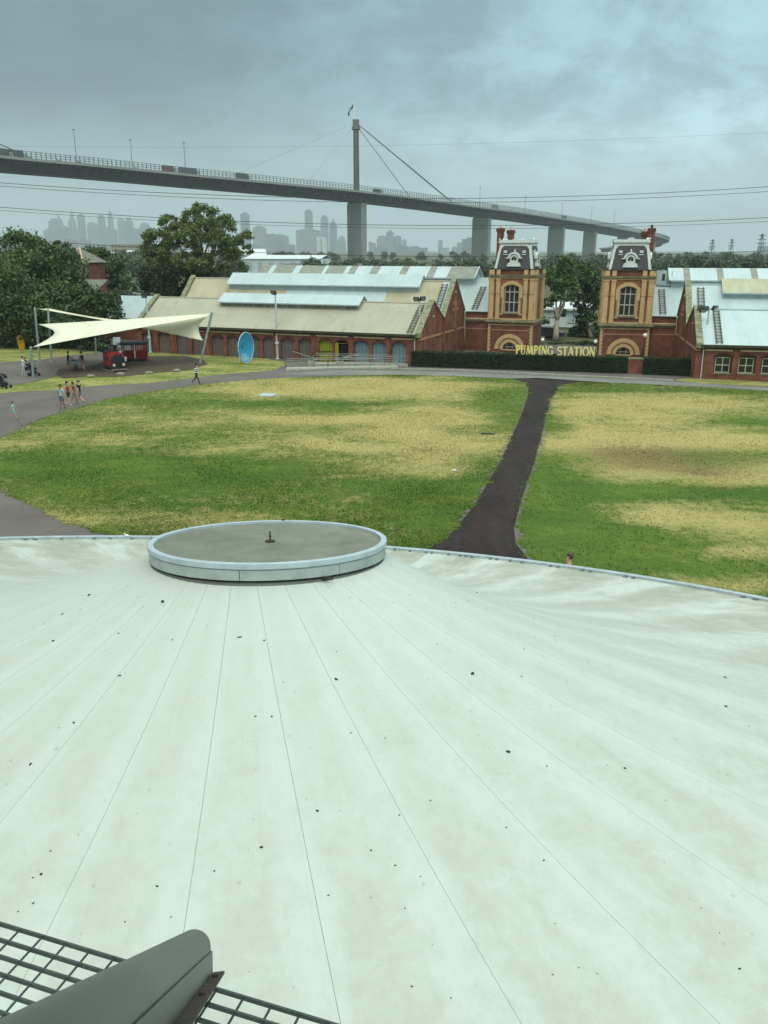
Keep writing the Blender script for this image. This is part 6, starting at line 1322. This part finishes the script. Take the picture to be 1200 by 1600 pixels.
# local -y is the open side before turning; the dish looks to the right of the picture
rd_, dp = 1.46, .42; prof = [(rd_ * k / 10, dp * (k / 10)**2) for k in range(11)]
def bowl(off, mat, name, flip):
    n = 32; q = MB(); vs = [(r * math.cos(2*math.pi*j/n), off - z, 1.50 + r * math.sin(2*math.pi*j/n)) for r, z in prof[1:] for j in range(n)] + [(0, off, 1.50)]
    m = len(prof) - 1; fs = [(i*n + j, i*n + (j+1) % n, (i+1)*n + (j+1) % n, (i+1)*n + j) for i in range(m-1) for j in range(n)] + [(j, (j+1) % n, m*n) for j in range(n)]
    q.add(vs, fs); return put(name, q.mesh(name, mat, True), dh)
bowl(0, M_DISHB, 'dish_face', False); bowl(.05, M_DISHW, 'dish_back', True)
rg = MB(); rg.tube([(rd_ * math.cos(2*math.pi*j/40), .02 - dp, 1.50 + rd_ * math.sin(2*math.pi*j/40)) for j in range(41)], .035, 6, 0, False); rg.build('rim', M_DISHW, dh, True)
q = MB(); n = 10; vs = []
for i in range(5):
    for j in range(n + 1):
        r = .55 + .75 * i / 4; a = R_(-130 + 70 * j / n); vs.append((r * math.cos(a), -dp*(r/rd_)**2 - .012, 1.50 + r * math.sin(a)))
q.add(vs, [(i*(n+1) + j, i*(n+1) + j + 1, (i+1)*(n+1) + j + 1, (i+1)*(n+1) + j) for i in range(4) for j in range(n)]); q.build('worn_print', M('dish_print', (150, 200, 214), .5, .3, 6), dh)
MB().tube([(0, .35, 0), (0, .30, 1.6)], .07, 8).build('post', M_DISHW, dh); MB().box(-.3, .3, .2, .5, 0, .06).build('foot', M_KERB, dh); MB().box(-.25, .25, .08, .32, 1.3, 1.7).build('bracket', M_DISHW, dh)
# access ramp with rails
M_RAILG = M('galvanised_rail', (140, 146, 138), .4, .12, 4, .3)
ra, rb = Vector((*(-9.14, 77.24), 0)), Vector((*(1.31, 77.46), 0)); L = (rb - ra).length
rp = empty('access_ramp', ra, math.atan2(rb.y - ra.y, rb.x - ra.x), 'long low concrete access ramp with galvanised rails before the lime door', 'ramp')
MB().hexa([(0, .2, 0), (L, .2, 0), (L, 1.5, 0), (0, 1.5, 0)], [(0, .2, .04), (L, .2, .2), (L, 1.5, .2), (0, 1.5, .04)]).build('ramp_slab', M_KERB, rp); MB().hexa([(L*.25, 1.9, 0), (L + 1, 1.9, 0), (L + 1, 3.2, 0), (L*.25, 3.2, 0)], [(L*.25, 1.9, .30), (L + 1, 1.9, .2), (L + 1, 3.2, .2), (L*.25, 3.2, .30)]).build('ramp_slab', M_KERB, rp)
for y, z0, z1, x0, x1 in ((.25, .04, .2, 0, L), (1.45, .04, .2, 0, L), (1.95, .30, .2, L*.25, L + 1), (3.15, .30, .2, L*.25, L + 1)):
    zz = lambda x: z0 + (z1 - z0) * (x - x0) / (x1 - x0)
    for h in (.38, .78): MB().tube([(x0, y, zz(x0) + h), (x1, y, zz(x1) + h)], .022, 6).build('rail', M_RAILG, rp)
    for k in range(9): xx = x0 + (x1 - x0) * k / 8; MB().tube([(xx, y, zz(xx) - .02), (xx, y, zz(xx) + .78)], .02, 6).build('rail_post', M_RAILG if k % 3 else M_TBLK, rp)
def lever(label, p, q_, px):
    o = empty('lever_exhibit', (p[0], p[1], 0), 0, label, 'exhibit', 'lever exhibits'); v = Vector((q_[0] - p[0], q_[1] - p[1], q_[2]))
    b0 = Vector((0, 0, .75)); MB().tube([b0 - (v - b0)*.25, v], [.06, .045], 6).build('boom', M_RAILG, o); MB().box(-.35, .35, -.25, .25, 0, .45).build('pedestal', M_KERB, o)
    for s_ in (-.2, .2): MB().box(s_ - .03, s_ + .03, -.2, .2, .45, .95).build('bracket', M_RAILG, o)
    MB().tube([(-.28, 0, .75), (.28, 0, .75)], .05, 8).build('pivot', M_TBLK, o)
lever('pale lever exhibit with boom rising to the left beside the ramp', (-6.95, 80.17), (-8.95, 82.00, 1.13), 0); lever('pale lever exhibit with boom rising to the right beside the ramp', (-4.16, 79.70), (-2.32, 80.00, 1.08), 0)
M_LID = M('pit_lid', (176, 194, 196), .7, .12, 3)
pt = empty('pit_cover', (*(-8.82, 62.52), .05), R_(-14), 'pale square pit cover set in the left lawn', 'pit cover'); MB().box(-.62, .62, -.62, .62, 0, .05).build('frame', M_KERB, pt); MB().box(-.54, .54, -.54, .54, .05, .075).build('lid', M_LID, pt)
dg = empty('drain_grate', (*(6.21, 48.76), .05), R_(-10), 'small dark drain grate in the left lawn near the dark path', 'drain'); MB().box(-.4, .4, -.18, .18, 0, .02).build('frame', M_GUTTER, dg)
for k in range(6): MB().box(-.36 + k*.125, -.29 + k*.125, -.15, .15, .02, .04).build('bar', M_TBLK, dg)
pp = MB(); pp.add([(-.12, -.08, .06), (.13, -.05, .07), (.10, .09, .09), (-.1, .07, .06)], [(0, 1, 2, 3)]); o = pp.build('paper_scrap', M_SGN); o.location = (*(3.48, 40.01), .02); tag(o, 'scrap of white paper lying on the left lawn', 'litter')
bw = MB(); bw.ball((0, 0, .07), .07, 8, 6, 0, (1.5, .8, .9)); bw.ball((-.09, 0, .15), .04, 7, 5); bw.tube([(.09, 0, .07), (.17, 0, .05)], [.03, .015], 5)
o = bw.build('seagull', M('gull_white', (224, 226, 220), .7, .05, 8), None, True); o.location = Vector((-7.02, 21.38, 3.05)); o.scale = (.6, .6, .6); tag(o, 'small white gull perched on the left rim of the roof', 'bird')
tree('courtyard_shrubs', 'low dark shrubs behind the lettering between the towers', (22.84, 98.00, -1.22)[:2], BL(99, 1, ((21.15, 99.00, -0.74), 9), ((22.49, 99.00, -0.52), 11), ((24.00, 100.00, -0.48), 12), ((24.91, 99.00, -0.52), 10), ((19.81, 99.00, -1.04), 6)), L_DARK, .14, 700, 31, M_BARK, .1)
# parked car and pale shed seen between the towers
pcx = empty('parked_car', (*(20.46, 106.00, -1.54)[:2], 0), R_(-20), 'dark parked car glimpsed right of the left tower', 'car'); M_CARD = M('car_dark', (52, 58, 62), .35, .08, 1)
MB().prism([(-2.1, .35), (2.1, .35), (2.1, .8), (1.3, .95), (.7, 1.42), (-1.2, 1.45), (-1.8, .95), (-2.1, .9)], 'xz', -.85, .85).build('body', M_CARD, pcx); MB().prism([(.62, 1.36), (1.18, .97), (-1.6, .97), (-1.15, 1.38)], 'xz', -.86, .86).build('side_glass', M_GLASSD, pcx)
for xx in (-1.3, 1.3):
    for sy in (-.8, .8): MB().tube([(xx, sy - .1, .33), (xx, sy + .1, .33)], .33, 12).build('wheel', M_TYRE, pcx)
shed('pale_shed', 'low pale shed behind the open-limbed courtyard tree', (25.11, 122.00, -3.08), 9, 6, 2.6, .8, R_(-16), M_WSHED, M_WSHED, 2)

# ------------------------------------------------------------------ people
SKIN = M('skin_light', (196, 150, 124), .6, .05, 8); SKIN2 = M('skin_tan', (160, 114, 90), .6, .05, 8)
HAIRD = M('hair_dark', (42, 34, 28), .7, .1, 20); HAIRB = M('hair_brown', (84, 60, 42), .7, .1, 20)
def stripe_mat():
    t = NT('striped_shirt'); s_ = t.n.new('ShaderNodeSeparateXYZ'); t.l.new(t.tc.outputs['Object'], s_.inputs[0])
    f = t.math('GREATER_THAN', t.math('SINE', t.math('MULTIPLY', s_.outputs[2], 42.0), 0.0), 0.0); return t.done(t.mix(f, lin(236, 240, 238), lin(30, 34, 44)), .8, 0, .2)
def cloth(n, c): return M('cloth_' + n, c, .85, .08, 6)
def person(label, pos, face, h=1.72, shirt=None, legs_m=None, shoes=None, skin=SKIN, hair=HAIRD, stride=.0, arms=((.1, .2), (-.1, .2)), sleeves='short', legwear='long', lean=0.0, long_hair=False, hat=None, kneel=0.0):
    """one continuous skinned body posed from joint angles; hair, hat, eyes as children. local +y is forward"""
    root = empty('person', (pos[0], pos[1], pos[2] if len(pos) > 2 else .02), face, label, 'person'); k = h / 1.75
    J, E, Rr, kind = [], [], [], []
    def add(p, r, par, kd): J.append(Vector(p)); Rr.append(r); kind.append(kd); i = len(J) - 1; (E.append((par, i)) if par is not None else None); return i
    hipz = .93
    ly = lambda z: lean * (z - hipz)
    pel = add((0, 0, hipz), (.135, .105), None, 'hip'); wst = add((0, ly(1.08), 1.08), (.125, .095), pel, 'shirt'); chs = add((0, ly(1.33), 1.33), (.155, .11), wst, 'shirt')
    nk_ = add((0, ly(1.47) + .005, 1.47), (.065, .06), chs, 'neck'); jw = add((0, ly(1.56) + .03, 1.56), (.07, .08), nk_, 'head'); hd = add((0, ly(1.66) + .02, 1.655), (.082, .098), jw, 'head')
    for sx, (sw, bend) in zip((-1, 1), arms):
        s_ = add((sx * .185, ly(1.41), 1.41), (.062, .058), chs, 'shirt'); d = Vector((sx * .18, math.sin(sw), -math.cos(sw))).normalized(); e_ = J[s_] + d * .28; el = add(e_, (.046, .044), s_, 'sleeve')
        d2 = Vector((sx * .05, math.sin(sw + bend), -math.cos(sw + bend))).normalized(); w_ = add(e_ + d2 * .24, (.031, .030), el, 'fore'); add(J[w_] + d2 * .075, (.036, .02), w_, 'hand')
        for fi in range(4): add(J[w_] + d2 * (.15 + (.018, .028, .022, 0)[fi]) + Vector((sx * -.01, .0, 0)) + d2.cross(Vector((1, 0, 0))).normalized() * (-.027 + .018 * fi), (.0095, .0095), len(J) - 1 - fi, 'hand')
        add(J[w_] + d2 * .085 + Vector((-sx * .03, .035, 0)), (.011, .011), w_ + 1, 'hand')
    for sx in (-1, 1):
        a = stride * sx; hp = add((sx * .095, 0, hipz - .05), (.088, .09), pel, 'thigh'); up_ = Vector((0, math.sin(a), -math.cos(a))); kn = add(J[hp] + up_ * .41, (.06, .064), hp, 'knee')
        bk = a - (.12 + abs(stride) * (.9 if a < 0 else .1)); d = Vector((0, math.sin(bk), -math.cos(bk))); an_ = add(J[kn] + d * .40, (.038, .042), kn, 'shin'); he = J[an_]
        add(he + Vector((0, .13, -.05)), (.036, .028), an_, 'foot')
    zmin = min(p.z for p in J) - .03
    me = bpy.data.meshes.new('t'); me.from_pydata([tuple(Vector((p.x, p.y, p.z - zmin)) * k) for p in J], E, []); ob = bpy.data.objects.new('t', me); COL.objects.link(ob)
    sk = ob.modifiers.new('s', 'SKIN'); sk.use_smooth_shade = True; sk.branch_smoothing = .3; lay = me.skin_vertices[0]
    for i, r in enumerate(Rr): lay.data[i].radius = (r[0] * k, r[1] * k)
    lay.data[0].use_root = True
    sb = ob.modifiers.new('u', 'SUBSURF'); sb.levels = 1; sb.render_levels = 1
    dg_ = bpy.context.evaluated_depsgraph_get(); m2 = bpy.data.meshes.new_from_object(ob.evaluated_get(dg_)); m2.name = 'body'
    bpy.data.objects.remove(ob); mats = [skin, shirt, legs_m, shoes]; m2.materials.clear()
    for m_ in mats: m2.materials.append(m_)
    segs = [(J[a], J[b_], kind[b_]) for a, b_ in E]
    pk = {'hip': 2, 'shirt': 1, 'neck': 0, 'head': 0, 'sleeve': 1 if sleeves != 'none' else 0, 'fore': 1 if sleeves == 'long' else 0, 'hand': 0, 'thigh': 2, 'knee': 2, 'shin': 2 if legwear == 'long' else 0, 'foot': 3}
    for pg in m2.polygons:
        c = Vector(pg.center) / k + Vector((0, 0, zmin)); bd_, bk_ = 9, 'shirt'
        for a, b_, kd in segs:
            ab_ = b_ - a; f = max(0, min(1, (c - a).dot(ab_) / (ab_.length_squared + 1e-9))); dd = (c - a - ab_ * f).length
            if dd < bd_: bd_, bk_, ff = dd, kd, f
        v = pk[bk_]
        if bk_ == 'knee' and legwear == 'short' and ff > .72: v = 0
        if bk_ == 'sleeve' and sleeves == 'short' and ff > .62: v = 0
        if bk_ == 'shirt' and c.z < hipz + .03: v = 2
        pg.material_index = v; pg.use_smooth = True
    put('body', m2, root)
    z = lambda q: (q - zmin) * k; hc = Vector((0, (ly(1.66) + .01) * k, z(1.675)))
    hr = MB(); hr.ball((0, 0, 0), .108 * k, 12, 8, 0, (.90, 1.02, 1.0)); hr.v = [(x, min(y, .045 * k) if zz < .03 * k else y, zz) for x, y, zz in hr.v if True]
    if long_hair: hr.ball((0, -.07 * k, -.12 * k), .085 * k, 10, 6, 0, (.95, .5, 1.5))
    o = hr.build('hair', hair, root, True); o.location = hc + Vector((0, -.022 * k, .018 * k))
    ey = MB()
    for sx in (-1, 1): ey.ball((sx * .032 * k, .102 * k, -.012 * k), .010 * k, 6, 4)
    ey.box(-.022 * k, .022 * k, .096 * k, .104 * k, -.075 * k, -.067 * k); e2 = ey.build('eyes_and_mouth', HAIRD, root); e2.location = hc
    ns_ = MB(); ns_.hexa([(-.014*k, .09*k, -.05*k), (.014*k, .09*k, -.05*k), (.012*k, .122*k, -.048*k), (-.012*k, .122*k, -.048*k)], [(-.008*k, .09*k, .0), (.008*k, .09*k, .0), (.006*k, .10*k, .0), (-.006*k, .10*k, .0)])
    for sx in (-1, 1): ns_.ball((sx * .088 * k, .005 * k, -.02 * k), .022 * k, 6, 4, 0, (.4, .8, 1.2))
    n2_ = ns_.build('nose_and_ears', skin, root, True); n2_.location = hc
    if hat:
        ht = MB(); ht.ball((0, -.01 * k, .04 * k), .115 * k, 12, 6, 0, (.95, 1.05, .75)); ht.box(-.07 * k, .07 * k, .08 * k, .18 * k, .03 * k, .045 * k); h_ = ht.build('cap', hat, root, True); h_.location = hc
    return root
def fc_(dx, dy): return math.atan2(dy, dx) - math.pi / 2
WT, BK = cloth('white', (222, 224, 216)), cloth('black', (30, 32, 36))
person('woman in white top and pale trousers pushing a black stroller by the near pole', (-31.56, 72.93), fc_(.8, .5), 1.70, WT, cloth('stone', (184, 180, 166)), WT, SKIN, HAIRD, .12, ((.7, .5), (.7, .5)), 'short', 'long', .06)
person('small child in pale aqua top and shorts walking alone on the path', (-24.06, 53.30), fc_(.9, .2), 1.18, cloth('aqua', (150, 206, 204)), cloth('aqua2', (130, 190, 190)), cloth('brownshoe', (90, 66, 56)), SKIN, HAIRB, .38, ((.45, .3), (-.4, .3)), 'short', 'short')
person('person in pale blue shirt and denim shorts at the left of the walking group', (-22.28, 56.95), fc_(-.3, -1), 1.70, cloth('paleblue', (166, 194, 202)), cloth('denim', (70, 98, 128)), BK, SKIN2, HAIRB, .10, ((.1, .4), (-.1, .4)), 'short', 'short')
person('woman in red top and dark shorts in the walking group', (-22.40, 58.57), fc_(.9, -.4), 1.70, cloth('red', (164, 62, 62)), BK, WT, SKIN, HAIRD, .30, ((.4, .3), (-.3, .4)), 'none', 'short', 0, True)
person('person in brown top half hidden behind the walking group', (-22.24, 59.22), fc_(.6, .8), 1.55, cloth('rust', (140, 84, 62)), cloth('stone2', (150, 142, 126)), WT, SKIN2, HAIRD, .2, ((.3, .3), (-.2, .3)), 'short', 'short')
person('man in black shirt and grey shorts striding at the right of the walking group', (-21.74, 58.96), fc_(-.9, .3), 1.76, BK, cloth('greyshort', (84, 92, 100)), BK, SKIN, HAIRB, .42, ((-.4, .3), (.4, .3)), 'short', 'short', 0, False, cloth('greycap', (120, 120, 112)))
person('person in black and white striped top and black trousers walking on the path', (-15.38, 68.19), fc_(.95, -.1), 1.70, stripe_mat(), BK, BK, SKIN, HAIRD, .40, ((.5, .3), (-.4, .3)), 'long', 'long', .08)
person('adult in black standing under the shade sail left of the spring rocker', (-28.83, 76.17), fc_(.8, .3), 1.74, BK, cloth('khaki', (96, 88, 66)), BK, SKIN2, HAIRD, .08, ((.6, .6), (.5, .7)), 'short', 'short', .15)
person('adult in black cap and pinkish shorts under the shade sail right of the spring rocker', (-27.43, 76.17), fc_(-.8, .2), 1.74, BK, cloth('dustypink', (140, 104, 96)), BK, SKIN, HAIRD, .08, ((.5, .6), (.6, .5)), 'short', 'short', .15, False, BK)
person('child in white shirt standing beside the front of the play locomotive', (*(-23.94, 77.46), .07), fc_(-.7, .6), 1.25, WT, cloth('navy', (48, 54, 74)), BK, SKIN, HAIRD, .05, ((.9, .4), (.5, .5)), 'short', 'long')
pz = (5.61, 23.49, 1.74)
person('brown-haired person behind the white roof rim with only the head showing', pz[:2], fc_(-.9, .2), 1.74, cloth('salmon', (190, 130, 110)), cloth('navy2', (48, 54, 74)), BK, SKIN, HAIRB, .1, ((.1, .3), (-.1, .3)), 'short', 'long')
# strollers and the spring rocker
def stroller(label, pos, face):
    o = empty('stroller', (*pos, .03), face, label, 'stroller', 'strollers'); fab = cloth('strollerblack', (34, 36, 40))
    f = MB()
    for sy in (-.24, .24): f.tube([(-.42, sy, 1.02), (-.1, sy, .62), (.42, sy, .16)], .016, 6); f.tube([(-.36, sy, .16), (.02, sy, .55), (.2, sy, .72)], .016, 6)
    f.tube([(-.42, -.24, 1.02), (-.46, 0, 1.05), (-.42, .24, 1.02)], .02, 6); f.tube([(-.36, -.24, .16), (-.36, .24, .16)], .014, 6); f.build('frame', M_TBLK, o)
    MB().prism([(-.22, .38), (.26, .34), (.30, .42), (-.10, .48), (-.32, .95), (-.40, .92)], 'xz', -.22, .22).build('seat', fab, o)
    hd = MB(); n = 8
    for a in range(n):
        a0, a1 = R_(10 + 115*a/n), R_(10 + 115*(a+1)/n); P = lambda w, y: (-.16 + .42*math.cos(w), y, .72 + .42*math.sin(w)); hd.hexa([P(a0, -.24), P(a1, -.24), P(a1, .24), P(a0, .24)], [(p[0]*1.0 + .012*math.cos(a0), p[1], p[2] + .012) for p in (P(a0, -.24), P(a1, -.24), P(a1, .24), P(a0, .24))])
    hd.build('hood', fab, o); MB().box(-.28, .22, -.2, .2, .18, .30).build('basket', fab, o)
    for xx, r in ((-.36, .15), (.42, .12)):
        for sy in (-.27, .27): MB().tube([(xx, sy - .02, r), (xx, sy + .02, r)], r, 12).build('wheel', M_TYRE, o)
stroller('black hooded stroller pushed by the woman in white', (-30.71, 72.93), R_(25)); stroller('black stroller at the left edge of the picture beside the path', (-30.36, 66.19), R_(-15)); stroller('empty black stroller parked behind the woman in white', (-32.54, 76.60), R_(40))
sr = empty('spring_rocker', (*(-28.31, 76.60), .06), R_(20), 'grey spring rocker toy between the two adults under the sail', 'play equipment'); M_SRG = M('rocker_grey', (150, 156, 156), .5, .1, 3)
sp = MB(); sp.tube([(.14*math.cos(t_*.6), .14*math.sin(t_*.6), t_*.5/60) for t_ in range(61)], .022, 5); sp.build('spring', M_TBLK, sr)
MB().prism([(-.6, .55), (.55, .55), (.75, .85), (.7, 1.25), (.5, 1.3), (.42, .95), (-.35, .85), (-.55, 1.05), (-.7, 1.0)], 'xz', -.12, .12).build('body', M_SRG, sr); MB().box(-.35, .15, -.2, .2, .86, .92).build('seat', M_TBLK, sr)
MB().tube([(.42, -.3, 1.1), (.42, .3, 1.1)], .025, 6).build('handle', M_SRG, sr); MB().box(-.35, .35, -.35, .35, 0, .04).build('base', M_TBLK, sr)
